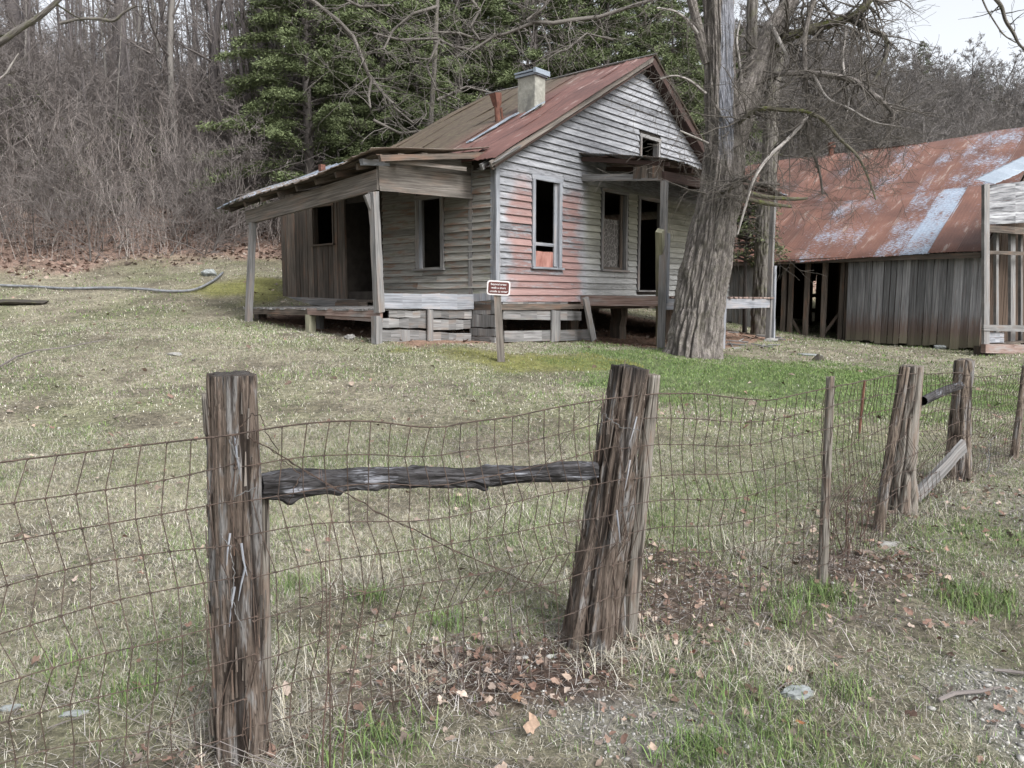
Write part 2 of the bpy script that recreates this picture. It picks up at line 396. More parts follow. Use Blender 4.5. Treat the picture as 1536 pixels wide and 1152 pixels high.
# ------------------------------------------------------------ walls
def sub_iv(iv, cuts):
    out = iv
    for a, b in cuts:
        nx = []
        for x, y in out:
            if b <= x or a >= y: nx.append((x, y)); continue
            if a > x: nx.append((x, a))
            if b < y: nx.append((b, y))
        out = nx
    return [(x, y) for x, y in out if y-x > .03]
def clapboards(name, F, mat, parent, s0, s1, z0, ztop, openings, out, exp=.122, seed=0, gap=.02, missing=0.):
    """F(s,o,z) -> point, o = outward offset. ztop: (lo,hi) function giving (smin,smax) at height z"""
    rg = random.Random(seed); mb = MB(); z = z0
    while True:
        e = exp*rg.uniform(.93, 1.07); lim = ztop(z); limt = ztop(z+e)
        if lim is None: break
        a, b = max(s0, lim[0]), min(s1, lim[1])
        if b-a < .15: break
        cuts = [(o[0], o[1]) for o in openings if o[2] < z+e*.6 and o[3] > z+e*.4]
        ends = limt if limt else ((a+b)/2-.02, (a+b)/2+.02)
        for x, y in sub_iv([(a, b)], cuts):
            p = x; 
            while p < y-.02:
                q = min(y, p+rg.uniform(1.3, 3.8))
                if y-q < .4: q = y
                if rg.random() < missing: p = q; continue
                sg = [rg.uniform(-.006, .006) for _ in range(2)]; bo = .040+rg.uniform(0, .012)
                tl = max(p, ends[0]) if p <= a+.001 else p; tr = min(q, ends[1]) if q >= b-.001 else q
                g = .0015
                nseg = max(1, int((q-p)/.7)); 
                xs = [lerp(p+g, q-g, i/nseg) for i in range(nseg+1)]; xt = [lerp(tl+g, max(tr-g, tl+2*g), i/nseg) for i in range(nseg+1)]
                wj = [rg.uniform(-.004, .004) for _ in xs]; vs = []; L0 = rg.random()*6
                for i in range(nseg+1):
                    dz = lerp(sg[0], sg[1], i/nseg)+wj[i]
                    vs += [F(xs[i], 0, z+dz), F(xs[i], bo, z+dz), F(xt[i], .010, z+e+gap+dz), F(xt[i], 0, z+e+gap+dz)]
                fs = []; uv = []
                for i in range(nseg):
                    A = 4*i; B = 4*i+4; x0 = xs[i]+L0; x1 = xs[i+1]+L0
                    for k, (c0, c1) in enumerate(((-.03,0),(0,e),(e,e+.02),(e+.02,e+.14))):
                        fs.append((A+k, B+k, B+(k+1)%4, A+(k+1)%4)); uv.append([(x0,c0),(x1,c0),(x1,c1),(x0,c1)])
                fs += [(0,1,2,3)[::-1], tuple(4*nseg+k for k in range(4))]; uv += [[(0,0)]*4]*2
                mb.add(vs, fs, uv); p = q
        z += e
    o = mb.build(name, mat, parent); return o
def vplanks(mb, F, a, b, zb, zt, openings=(), w=.19, seed=0, th=.02, j=.012, gapmax=.012, zj=.05):
    rg = random.Random(seed); x = a
    while x < b-.03:
        ww = min(w*rg.uniform(.75, 1.2), b-x); g = rg.uniform(.002, gapmax)
        c = x+ww/2; iv = [(zb(c) if callable(zb) else zb, zt(c) if callable(zt) else zt)]
        iv = sub_iv(iv, [(o[2], o[3]) for o in openings if o[0]-.02 < c < o[1]+.02])
        for lo, hi in iv:
            if hi-lo < .08: continue
            lo2 = lo+rg.uniform(-zj, zj) if lo == iv[0][0] else lo
            o = rg.uniform(0, j); tl = rg.uniform(-.008, .008)
            mb.beam(F(c-tl, o+th/2, lo2), F(c+tl, o+th/2, hi), ww-g, th, up=F(c, 1, 0)-F(c, 0, 0), n=3, j=.0025)
        x += ww
def backing(mb, F, s0, s1, z0, zt, openings, depth=.05, peak=None):
    """dark sheathing behind the boards as boxes around the openings"""
    xs = sorted({s0, s1}|{min(max(o[0], s0), s1) for o in openings}|{min(max(o[1], s0), s1) for o in openings}|({peak} if peak else set()))
    for x, y in zip(xs, xs[1:]):
        if y-x < .01: continue
        c = (x+y)/2; zs = [z0]; ops = sorted([(o[2], o[3]) for o in openings if o[0] < c < o[1]]); cur = z0
        segs = []
        for a, b in ops:
            if a > cur: segs.append((cur, a, cur, a))
            cur = b
        segs.append((cur, zt(x), cur, zt(y)))
        for a0, b0, a1, b1 in segs:
            mb.poly8([F(x,-depth,a0), F(y,-depth,a1), F(y,-depth,b1), F(x,-depth,b0), F(x,-.002,a0), F(y,-.002,a1), F(y,-.002,b1), F(x,-.002,b0)])

FRONT = lambda s, o, z: H(s, -o, z)      # gable front, outward = -t
SIDE = lambda t, o, z: H(-o, t, z)       # left side, outward = -s
W_ = 8.8; RS = 4.51; RZ = 4.86; EZ = 2.38; SL = (RZ-EZ)/RS; SR = .617; DEP = 4.05; CSL = 1/math.hypot(1, SL); CSR = 1/math.hypot(1, SR)
rz = lambda s: RZ-(RS-s)*SL if s < RS else RZ-(s-RS)*SR
def on_roof(px, py):
    nn = (U+Vector((0,0,SL))).cross(Vd); p = on_plane(px, py, H(0,0,EZ), nn)-HC; return p.dot(U), p.dot(Vd)
def zat(px, py, s, t): r = ray(px, py); return r[2]/r[1]*H(s,t,0).y

house = thing('wooden_house', H(0,0,-.7), 'old abandoned wooden farmhouse with peeling pale and red clapboards and a rusty metal roof', 'house')
def rect(l, r, t, b):
    (a, zt), (_, zb) = hT(l, t), hT(l, b); c = hT(r, b)[0]; return (a, c, zb, zt)
def rectS(l, r, t, b):
    (a, zt), (_, zb) = hS(r, t), hS(r, b); c = hS(l, b)[0]; return (a, c, zb, zt)
W1 = rect(801, 836, 269, 400); W2 = rect(904, 936, 287, 404); DR = rect(959, 989, 299, 435); AW = rect(961, 985, 206, 247)
SW = rectS(631, 662, 297, 402); SD = rectS(522, 563, 300, 437); PW = rectS(472, 500, 308, 365)
fo = [W1, W2, DR, AW]
def lim(z):
    m = .10
    if z > RZ-.35: return None
    k = max(0, (z-EZ)/SL+m); r = min(W_, RS+(RZ-z)/SR-m)
    return (max(.04, k) if z > EZ-.1 else .04, r)
clapboards('front_wall', FRONT, SF, house, .04, W_, -.03, lim, [(o[0]-.10, o[1]+.10, o[2]-.05, o[3]+.10) for o in fo], 1, seed=3)
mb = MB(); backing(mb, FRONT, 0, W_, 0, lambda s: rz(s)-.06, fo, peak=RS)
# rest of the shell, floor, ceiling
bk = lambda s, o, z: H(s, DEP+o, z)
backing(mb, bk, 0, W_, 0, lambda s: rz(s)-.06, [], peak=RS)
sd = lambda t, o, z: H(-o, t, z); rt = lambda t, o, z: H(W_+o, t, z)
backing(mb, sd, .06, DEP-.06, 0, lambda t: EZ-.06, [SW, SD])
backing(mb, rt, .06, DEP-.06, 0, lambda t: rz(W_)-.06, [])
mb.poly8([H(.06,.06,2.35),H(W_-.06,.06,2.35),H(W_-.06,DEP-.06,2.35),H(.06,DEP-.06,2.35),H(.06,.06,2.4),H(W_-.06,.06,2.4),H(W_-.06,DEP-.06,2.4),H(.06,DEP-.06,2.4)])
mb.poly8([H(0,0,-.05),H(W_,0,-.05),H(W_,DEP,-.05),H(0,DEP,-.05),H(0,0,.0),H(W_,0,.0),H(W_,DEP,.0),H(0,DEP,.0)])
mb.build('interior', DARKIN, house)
clapboards('side_wall', SIDE, SS, house, .08, 2.86, -.05, lambda z: (0, 2.86) if z < EZ-.22 else None, [(SW[0]-.1, SW[1]+.1, SW[2]-.05, SW[3]+.1), SD], 1, seed=9)
# vertical planks of the back room
mb = MB()
vplanks(mb, SIDE, SD[1]+.12, 6.3, -.0, 2.25, [PW], w=.17, seed=4, gapmax=.018, zj=.02)
mb.build('plank_wall', W_BROWN, house)
mb = MB(); backing(mb, SIDE, DEP+.002, 6.3, -.0, lambda t: 2.25, [PW])
mb.poly8([H(-.0,6.25,0),H(3,6.25,0),H(3,6.25,2.25),H(-.0,6.25,2.25),H(-.0,6.31,0),H(3,6.31,0),H(3,6.31,2.25),H(-.0,6.31,2.25)])
mb.poly8([H(3,DEP+.1,0),H(3.05,DEP+.1,0),H(3.05,DEP+.1,2.25),H(3,DEP+.1,2.25),H(3,6.2,0),H(3.05,6.2,0),H(3.05,6.2,2.25),H(3,6.2,2.25)])
mb.poly8([H(.05,DEP+.06,-.05),H(3,DEP+.06,-.05),H(3,6.2,-.05),H(.05,6.2,-.05),H(.05,DEP+.06,0),H(3,DEP+.06,0),H(3,6.2,0),H(.05,6.2,0)])
mb.poly8([H(-.1,DEP+.35,2.26),H(3.1,DEP+.35,2.5),H(3.1,6.4,2.5),H(-.1,6.4,2.26),H(-.1,DEP+.35,2.3),H(3.1,DEP+.35,2.54),H(3.1,6.4,2.54),H(-.1,6.4,2.3)])
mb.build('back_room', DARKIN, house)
# corner boards, trims
mb = MB(); mb.beam(H(.0,-.022,-.02), H(.0,-.022,2.36), .10, .04, up=Vd, n=8, j=.002); mb.beam(H(-.02,.055,-.02), H(-.02,.055,2.36), .03, .10, up=Vd, n=8, j=.002)
mb.build('corner_board', W_PALE, house)
# windows
def frame(F, o, parent, mat, sash=None, panel=False, w=.085, name='window', shelf=True, curtain=None, jamb=None):
    a, b, z0, z1 = o; up = F(0,1,0)-F(0,0,0)
    f = MB()
    f.beam(F(a-w/2,.03,z0-.0), F(a-w/2,.03,z1), w, .035, up=up, n=5, j=.002); f.beam(F(b+w/2,.03,z0), F(b+w/2,.03,z1), w, .035, up=up, n=5, j=.002)
    f.beam(F(a-w-.02,.032,z1+w/2), F(b+w+.02,.032,z1+w/2), .035, w, up=(0,0,1), n=5, j=.003)
    # jamb lining
    f.beam(F(a+.006,-.04,z0), F(a+.006,-.04,z1), .012, .10, up=up); f.beam(F(b-.006,-.04,z0), F(b-.006,-.04,z1), .012, .10, up=up)
    r = f.build(name, mat, parent)
    if shelf:
        g = MB(); g.beam(F(a-w-.03,.04,z0-.02), F(b+w+.03,.04,z0-.02), .09, .035, n=5, j=.003); g.build('sill', mat, r)
    return r
w1 = frame(FRONT, W1, house, W_PALE)
a, b, z0, z1 = W1; zc = hT(801, 365)[1]
m = MB(); m.beam(H(a,.03,zc), H(b,.03,zc), .035, .055, n=3, j=.002); m.beam(H(b-.05,.02,z0+.02), H(b-.05,.02,z1), .03, .08, up=U, n=4, j=.002); m.build('sash', W_PALE, w1)
zr = hT(801, 376)[1]
m = MB(); m.beam(H(a+.01,.045,(z0+zr)/2), H(b-.08,.045,(z0+zr)/2), .02, zr-z0, n=4, j=.003)
n_ = N('old_red_paint'); REDP = n_.out(n_.ramp(n_.noise(n_.pos((3,3,1)), 4, 5), [(.3,(.18,.075,.06)),(.7,(.36,.2,.17))]), .8)
m.build('red_panel', REDP, w1)
w2 = frame(FRONT, W2, house, W_GREY, w=.06)
a, b, z0, z1 = W2; zc = hT(911, 327)[1]
n_ = N('faded_patterned_curtain'); vv = n_.n('ShaderNodeTexVoronoi', feature='DISTANCE_TO_EDGE'); vv.inputs['Scale'].default_value = 16; n_.l(n_.pos((1,1,.6)), vv.inputs['Vector'])
CURT = n_.out(n_.mix(mr(n_, vv.outputs[0], .03, .1), (.20,.19,.18), (.085,.08,.075)), .9)
m = MB(); m.beam(H(a+.14,.10,(z0+zc)/2), H(b-.02,.10,(z0+zc)/2), .015, zc-z0, n=8, j=.006); m.build('curtain', CURT, w2)
m = MB(); m.beam(H(b-.05,.05,z0), H(b-.05,.05,z1), .03, .08, up=U, n=4, j=.002); m.beam(H(a,.05,z0+.03), H(b,.05,z0+.03), .03, .05); m.build('sash', W_BROWN, w2)
frame(FRONT, DR, house, W_GREY, name='doorway', w=.07)
frame(FRONT, AW, house, W_GREY, name='attic_window', w=.07)
w3 = frame(SIDE, SW, house, W_GREY)
m = MB(); b = SW[1]; m.beam(H(-.02,b-.03,SW[2]), H(-.02,b-.03,SW[3]), .03, .06, up=Vd, n=3, j=.001); m.build('sash', W_PALE, w3)
frame(SIDE, PW, house, W_BROWN, w=.04, name='back_room_window')
m = MB(); m.beam(SIDE(SD[1]+.06,.03,0), SIDE(SD[1]+.06,.03,2.2), .12, .04, up=U, n=6, j=.003); m.beam(SIDE(SD[0]-.03,.03,0), SIDE(SD[0]-.03,.03,2.2), .05, .04, up=U)
d_ = m.build('side_doorway', W_BROWN, house)
m = MB(); m.beam(SIDE(SD[0],.1,-.02), SIDE(SD[1]+.1,.1,-.02), .22, .05, n=4, j=.003); m.beam(SIDE(SD[0]+.05,.3,-.09), SIDE(SD[1]-.1,.3,-.09), .2, .10, n=4, j=.003); m.build('door_step', W_BROWN, d_)
m = MB(); m.beam(SIDE(3.7,.045,-.06), SIDE(6.35,.045,.0), .03, .15, n=6, j=.004); m.build('base_board', W_GREY, house)
# main roof
pl = lambda a, b: H(-.33+b*CSL, -.28+a, rz(-.33)+b*CSL*SL)
L_ = (RS+.33)/CSL
roof = roof_sheets('roof', pl, DEP+.58, 0, L_, RUST_HOUSE, house, strip=.62, lift=.05, nb=16, seed=5, wob=.02, rag=.05)
prr = lambda a, b: H(W_+.35-b*CSR, DEP+.3-a, rz(W_+.35)+b*CSR*SR)
roof_sheets('right_slope', prr, DEP+.58, 0, (W_+.35-RS)/CSR, RUST_HOUSE, roof, strip=.62, lift=.05, nb=12, seed=6)
m = MB()
for s_ in (1,-1): pass
m.tube([H(RS,-.32,RZ+.08), H(RS,.9,RZ+.09), H(RS,2.6,RZ+.07), H(RS,DEP+.32,RZ+.08)], [.018]*4, 6)
m.build('ridge_cap', W_GREY, roof)
# rake boards and eave ends
m = MB()
m.beam(H(-.40,-.24,rz(-.40)-.02), H(RS,-.24,RZ+.0), .03, .085, up=Vd.cross(U), n=10, j=.008)
m.beam(H(-.3,-.18,rz(-.3)-.12), H(2.4,-.18,rz(2.4)-.10), .04, .05, n=6, j=.008)
m.build('rake_board', W_MIX, roof)
m = MB(); m.beam(H(W_+.4,-.24,rz(W_+.4)-.04), H(RS,-.24,RZ-.02), .035, .16, n=8, j=.006); m.build('rake_board', W_DARKRED, roof)
m = MB()
m.beam(H(RS+.02,-.13,RZ-.10), H(W_+.3,-.13,rz(W_+.3)-.10), .22, .03, up=(0,0,1), n=6, j=.004); m.beam(H(RS,-.13,RZ-.10), H(-.3,-.13,rz(-.3)-.09), .22, .03, n=6, j=.004)
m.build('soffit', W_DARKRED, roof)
m = MB()
for t_ in (.0, .9, 1.8, 2.7, 3.6): m.beam(H(-.36,t_,rz(-.36)-.06), H(.5,t_,rz(.5)-.06), .05, .10)
for q in range(9): m.beam(H(-.40+q*.03,-.3+q*.07,rz(-.38)-.01-random.uniform(0,.04)), H(.3+q*.04,-.26+q*.07,rz(.3)-.015), .06, .012, n=4, j=.008)
m.build('rafters', W_GREY, roof)
# chimney
(cs_a, CT_) = on_roof(779,172); (cs_b, _t) = on_roof(801,172); CT_ = (CT_+_t)/2; CS_ = (cs_a+cs_b)/2+.15; CHZ = zat(797,118,CS_,CT_)
n_ = N('old_plaster'); g_ = n_.noise(n_.pos(), 9, 5, .65); CON = n_.out(n_.mix(mr(n_, n_.noise(n_.pos((1,1,.5)), 4, 4), .5, .72), n_.ramp(g_, [(.3,(.18,.178,.155)),(.7,(.31,.308,.275))]), (.14,.14,.13)), .9); n_.bump(g_, .01)
m = MB(); m.beam(H(CS_,CT_,rz(CS_)-.35), H(CS_,CT_,CHZ), .32, .42, up=Vd, n=6, j=.006); ch = m.build('chimney', CON, roof)
m = MB(); m.beam(H(CS_-.20,CT_,CHZ+.03), H(CS_+.20,CT_,CHZ+.03), .50, .04, n=2, j=.004); m.beam(H(CS_-.22,CT_-.25,CHZ+.075), H(CS_+.22,CT_-.25,CHZ+.075), .06, .09, up=(0,0,1)); m.beam(H(CS_-.20,CT_+.02,CHZ+.09), H(CS_+.2,CT_+.02,CHZ+.09), .5, .03); m.build('chimney_cap', GALV, roof)
m = MB(); m.beam(H(CS_-.55,CT_-.2,rz(CS_-.55)+.09), H(CS_+.05,CT_-.26,rz(CS_+.05)+.12), .10, .008, n=4, j=.01); m.beam(H(CS_-1.6,CT_+.15,rz(CS_-1.6)+.09), H(CS_-.25,CT_+.15,rz(CS_-.25)+.09), .11, .006, n=6, j=.012)
m.build('flashing', GALV, roof)
PS, PT = on_roof(747,186); PZ = zat(743,141,PS,PT)-.2
m = MB(); m.tube([H(PS,PT,rz(PS)), H(PS-.02,PT,rz(PS)+.2), H(PS-.03,PT,PZ)], [.055,.055,.055], 10); m.tube([H(PS-.03,PT,PZ-.04), H(PS-.03,PT,PZ+.02), H(PS-.05,PT+.02,PZ+.2)], [.07,.09,.12], 4); m.tube([H(PS+.1,PT-.04,rz(PS+.1)), H(PS+.04,PT-.04,PZ-.05)], .025, 5)
m.build('stovepipe', RUST, roof)

# ---------------- left porch
q = Vector
pzn = lambda s: lerp(2.07, 2.40, (s+2.35)/2.45)
def PP(a, b):     # a: along t 0..4.4, b: up slope 0..3.6
    f = a/4.35; s = -2.38+b*.94; sin_ = lerp(.10, 1.15, f); g = (s+2.38)/(sin_+2.38)
    zo = lerp(2.08, 1.66, f)-.05*math.sin(f*math.pi)-(.05*max(0, f-.9)*10)**1; zi = lerp(2.47, 3.14, f)
    return H(s, .22+a, lerp(zo, zi, g))
gl = [.05,.0,.1,.05,.2,.45,.75]
proof = roof_sheets('porch_roof', PP, 4.4, 0, 2.6, RUST_PORCH, house, strip=.63, galv=gl, lift=.03, nb=10, seed=8, wob=.03, rag=.08, ribh=.02)
m = MB()
for k in range(9):
    f = k/8; a_ = f*4.2
    p0 = PP(a_, .12)-q((0,0,.07)); p1 = PP(a_, 2.5)-q((0,0,.07)); m.beam(p0, p1, .05, .09, n=3, j=.004)
for b_ in (.15,.6,1.1,1.7,2.3): m.beam(PP(.05,b_)-q((0,0,.012)), PP(4.4,b_)-q((0,0,.015)), .12, .02, n=8, j=.008)
m.build('rafters', W_BROWN, proof)
PO = -2.05
t0 = .56; tfar = hS(378, 420, PO)[0]
def zS(px, py, s0): return hS(px, py, s0)[1]
m = MB(); za = zS(557,271,PO); zb = zS(378,327,PO)
m.beam(H(PO,t0-.04,za), H(PO,tfar+.1,zb+.01), .06, .30, n=10, j=.004, h1=.24); m.build('porch_beam', W_MIX, house)
m = MB()
m.beam(H(PO,t0-.03,1.82), H(-.06,t0-.03,1.90), .05, .33, n=8, j=.004, h1=.34); m.beam(H(PO,t0-.065,1.66), H(-.04,t0-.065,1.73), .02, .08, n=6, j=.003)
m.beam(H(PO+.1,t0-.03,2.04), H(-.06,t0-.03,2.13), .03, .10, n=6, j=.003); m.beam(H(PO-.05,t0-.26,2.03), H(-.4,t0-.26,2.12), .03, .06, n=6, j=.006)
m.beam(H(PO+.05,t0-.02,2.14), H(-.02,t0-.02,2.26), .03, .10, n=6, j=.003)
m.build('end_beam', W_MIX, house)
sj = on_plane(483, 258, H(-1., 4.2, 0), Vd); m = MB(); m.tube([sj, sj+q((0,0,.14))], [.07,.07], 4); m.build('roof_pipe', RUST, proof)
m = MB(); m.beam(H(PO-.3,t0-.02,2.0), H(PO+.2,t0-.02,2.05), .08, .09, n=2, j=.006); m.build('beam_end', W_PALE, house)
def hp(px, py, s=None, t=None, dz=0):
    return on_plane(px, py, H(s,0,0), U) if s is not None else on_plane(px, py, H(0,t,0), Vd)
m = MB(); m.beam(hp(569,468,t=t0-.05), hp(560,288,t=t0-.05), .12, .12, up=Vd, n=7, j=.006, w1=.11)
m.beam(hp(562,330,t=t0-.02), hp(551,291,t=t0-.02), .04, .05, up=Vd, n=2, j=.004, w1=.14)
m.build('porch_post', W_GREY, house)
m = MB(); p_ = H(PO, tfar, 0); top = hp(379,334,s=PO); m.beam(G(373,482), top, .10, .10, up=Vd, n=6, j=.005); m.build('porch_post', W_GREY, house)
m = MB(); m.beam(H(-.012,t0,-.15), H(-.012,t0,2.25), .06, .09, up=Vd, n=6, j=.003); m.build('porch_post', W_GREY, house)
# floor
m = MB(); x_ = t0+.02
while x_ < tfar+.15:
    w_ = random.uniform(.10,.15); m.beam(H(PO-.06+random.uniform(-.05,.05), x_, -.15), H(-.06, x_, -.12), w_-.008, .03, up=(0,0,1), n=2, j=.003); x_ += w_
m.build('porch_floor', W_GREY, house)
m = MB(); m.beam(H(PO-.03,t0-.08,-.21), H(PO-.03,2.35,-.19), .05, .11, n=6, j=.004); m.beam(H(PO-.0,t0-.05,-.30), H(PO-.0,1.9,-.27), .05, .06, n=4, j=.003); m.build('floor_beam', W_RED, house)
m = MB(); m.beam(H(PO-.02,2.36,-.2), H(PO-.02,tfar+.1,-.2), .05, .10, n=6, j=.006); m.build('floor_beam', W_BROWN, house)
def pier(px0, px1, pt, pb, s=None, t=None, mat=W_GREY, dn=.15):
    c = (px0+px1)/2; a = hp(c, pt, s=s, t=t); b = hp(c, pb, s=s, t=t); b.z = min(b.z, gz(b.x, b.y))-dn
    w_ = (px1-px0)*a.y/1150; m = MB(); m.beam(b, a, w_, w_, up=Vd, n=4, j=.004); return m.build('pier', mat, house)
pier(460,471,472,497,s=PO, mat=W_TREAT); pier(476,484,474,488,s=PO+.5); pier(559,571,474,510,t=t0-.02, mat=W_GREY); pier(384,397,468,478,s=PO+.25, mat=W_BROWN)
def boards(name, lst, t=None, s=None, mat=W_GREY, th=.025, parent=house, off=0.):
    """each (l, top, bottom, r, rtop, rbottom) in picture px on one house plane"""
    m = MB()
    for (x0, a0, b0, x1, a1, b1) in lst:
        P_ = [hp(x0,b0,s=s,t=t), hp(x1,b1,s=s,t=t), hp(x1,a1,s=s,t=t), hp(x0,a0,s=s,t=t)]
        nn = (-Vd if t is not None else -U)*th; jj = random.uniform(0,.006); f0 = nn*(jj/th)
        k = 5; 
        for i in range(k):
            A = [P_[0].lerp(P_[1], i/k), P_[0].lerp(P_[1], (i+1)/k), P_[3].lerp(P_[2], (i+1)/k), P_[3].lerp(P_[2], i/k)]
            if i == 0: pv = [random.uniform(-.006,.006), random.uniform(-.006,.006)]
            nx = [random.uniform(-.008,.008), random.uniform(-.008,.008)]
            A[0].z += pv[0]; A[3].z += pv[1]; A[1].z += nx[0]; A[2].z += nx[1]; pv = nx
            m.poly8([a+f0 for a in A]+[a+f0+nn for a in A])
    return m.build(name, mat, parent)
boards('porch_end_board', [(572,440,463,709,441,464)], t=t0-.06, mat=W_PALE)
boards('porch_skirt', [(582,466,476,640,466,477),(566,478,491,640,477,492),(570,494,512,640,496,512),(648,465,477,706,466,478),(648,479,495,704,480,493),(648,498,512,705,500,513)], t=t0-.02)
boards('skirt_stud', [(640,464,512,648,464,513)], t=t0-.075)
boards('corner_skirt', [(710,449,472,744,447,471),(705,472,490,744,472,491),(706,492,503,744,493,504),(706,504,514,744,505,514)], s=-.0)
boards('corner_skirt', [(712,441,452,744,440,450)], s=-.03, mat=W_PALE)
# ---------------- front lower rails
boards('lower_rail', [(753,464,479,870,467,481),(755,496,513,884,494,510)], t=-.02)
boards('rail_post', [(826,465,513,839,466,511)], t=-.06)
boards('sill_boards', [(752,452,458,790,452,459),(791,453,460,850,452,459)], t=.0, mat=W_GREY)
m = MB(); m.beam(H(0,.0,-.12), H(W_,.0,-.12), .16, .10, n=8, j=.01); m.beam(H(0.05,.1,-.12), H(.05,DEP,-.12), .16, .10); m.beam(H(0.05,DEP,-.12), H(W_,DEP,-.12), .16, .10)
m.build('sill_beam', W_BROWN, house)
for (s_, t_) in ((2.9,.6),(3.05,2.6),(4.3,.35),(5.4,1.9),(6.6,.2),(1.2,DEP-.1),(8.4,.3),(4.5,DEP-.2),(8.4,DEP-.2),(.25,DEP-.4),(.2,2.4)):
    b = H(s_, t_, 0); m = MB(); m.beam((b.x,b.y,gz(b.x,b.y)-.2), (b.x,b.y,EYE-.12), .26, .26, up=Vd, n=4, j=.03); m.build('pier', W_BROWN, house)
# ---------------- front porch
QT = -1.77; QS = 2.39; QE = 7.23
def FP(a, b):   # a along s from left end, b from outer edge to wall
    f = a/5.6; return H(QS-.12+a, QT-.12+b, lerp(2.37, 2.66, b/1.9)-.05*f-.03*math.sin(f*6)+(.03*math.sin(a*2.1+b)))
fr = roof_sheets('front_porch_roof', FP, 5.4, 0, 1.9, RUST_PORCH, house, strip=.6, galv=[.5,.3,.1,.2], lift=.02, seed=12, wob=.02, rag=.05)
m = MB()
for k in range(7):
    a_ = .1+k*.83; m.beam(FP(a_,.02)-q((0,0,.06)), FP(a_,1.86)-q((0,0,.06)), .05, .08, n=2, j=.004)
for b_ in (.1,.7,1.3): m.beam(FP(0,b_)-q((0,0,.012)), FP(5.35,b_)-q((0,0,.012)), .14, .02, n=8, j=.005)
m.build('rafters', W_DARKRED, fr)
m = MB(); m.beam(H(QS,0,1.98+.33-.03), H(QS,QT,2.11), .06, .12, n=5, j=.004); m.build('porch_beam', W_GREY, house)
m = MB(); vplanks(m, lambda x, o, z: H(QS-.01-o, x, z), QT, QT+.62, 2.13, 2.34, w=.1, seed=2); m.build('gable_infill', W_BROWN, house)
m = MB(); m.beam(H(QS-.05,QT,2.13), H(QE+.1,QT,2.20), .05, .16, n=8, j=.004); m.build('porch_beam', W_DARKRED, house)
def fpost(base, topz, s, w, t=QT, mat=W_GREY, topw=None, z0=None, dx=0):
    b = H(s, t, 0); zz = gz(b.x, b.y)-.15 if z0 is None else EYE+z0
    m = MB(); m.beam((b.x,b.y,zz), H(s+dx, t, topz), w, w, up=Vd, n=8, j=.004, w1=topw); return m.build('porch_post', mat, house)
fpost(0, 2.05, QS, .10); fpost(0, 1.15, QS+.10, .075, t=QT-.02, mat=W_PALE, z0=-.05)
m = MB(); b = G(991,518); m.beam((b.x,b.y,b.z-.1), hp(990,346,t=QT-.10), .17, .12, up=Vd, n=7, j=.006, w1=.10); m.build('porch_post', W_TREAT, house)
fpost(0, 2.1, 4.82, .10, mat=W_PALE); fpost(0, 2.2, QE-.08, .10)
m = MB(); b = H(QE+.06, QT-.05, 0); m.beam((b.x,b.y,gz(b.x,b.y)-.1), H(QE-.02, QT-.05, .75), .09, .07, up=Vd, n=5, j=.004); m.build('porch_post', W_PALE, house)
m = MB(); m.beam(H(QS,-.03,-.02), H(QS,QT+.05,-.02), .06, .17, n=5, j=.005); m.build('floor_beam', W_RED, house)
m = MB(); m.beam(H(QS+.1,QT,-.075), H(QE,QT,-.075), .06, .19, n=7, j=.005); m.build('floor_beam', W_PALE, house)
m = MB(); x_ = QS+.04
while x_ < QE:
    w_ = random.uniform(.12,.17)
    if random.random() > .06: m.beam(H(x_, QT-.04+random.uniform(-.05,.05), .045), H(x_, -.05, .07), w_-.01, .03, n=2, j=.003)
    x_ += w_
m.build('porch_floor', W_RED, house)
m = MB(); m.beam(hp(890,511,t=-.35), hp(878,446,t=-.35), .14, .05, up=Vd, n=5, j=.006); m.build('leaning_post', W_GREY, house)
m = MB(); vplanks(m, lambda x, o, z: H(x, -.2-o, z), 5.3, 7.6, -1.1, -.12, w=.2, seed=21); m.build('lower_planks', W_BROWN, house)
# ------------------------------------------------------------ barn
BV = Vector((-.70,.714,0)).normalized(); BN = Vector((BV.y,-BV.x,0)); BC = Vector((10.75,17.6,EYE))
def B(l, h, z): return BC+BV*l+BN*h+Vector((0,0,z))
BH = 5.45; BRZ = 4.68; BE = 1.18; BL = 9.2; BSL = (BRZ-BE)/BH
barn = thing('barn', B(4,0,-1.1), 'long low wooden barn with open stalls, grey plank wall and rust red metal roof', 'barn')
def bp(px, py, h=0): return on_plane(px, py, B(0,h,0), BN)
def bl(px, h=0): return (bp(px,450,h)-BC).dot(BV)
BF = lambda l, o, z: B(l, -o, z)
gzb = lambda l: gz(*B(l,0,0)[:2])-EYE
n_ = N('grey_barn_planks'); g_ = n_.noise(n_.uv(1.3, 36), 1., 5, .65, .3); s_, t_, z_ = st_coords(n_)
c_ = n_.ramp(g_, [(.25,(.065,.065,.068)),(.5,(.175,.176,.182)),(.75,(.30,.30,.305))]); lo_ = n_.noise(n_.uv(2, 30), 1.2, 4, .7)
c_ = n_.mix(n_.math('MULTIPLY', n_.math('SUBTRACT', 1., mr(n_, n_.math('ADD', z_, n_.math('MULTIPLY', n_.math('SUBTRACT', lo_, .5), 1.2)), -.75, -.2)), .7), c_, (.115,.065,.045))
c_ = n_.mix(n_.math('MULTIPLY', n_.math('SUBTRACT', 1., mr(n_, n_.math('ADD', z_, n_.math('MULTIPLY', n_.math('SUBTRACT', lo_, .5), .7)), -1.0, -.7)), .6), c_, (.15,.15,.10))
c_ = n_.mix(n_.math('MULTIPLY', mr(n_, n_.noise(n_.uv(1., 20), 1., 3, .7), .6, .7), .5), c_, (.12,.07,.055))
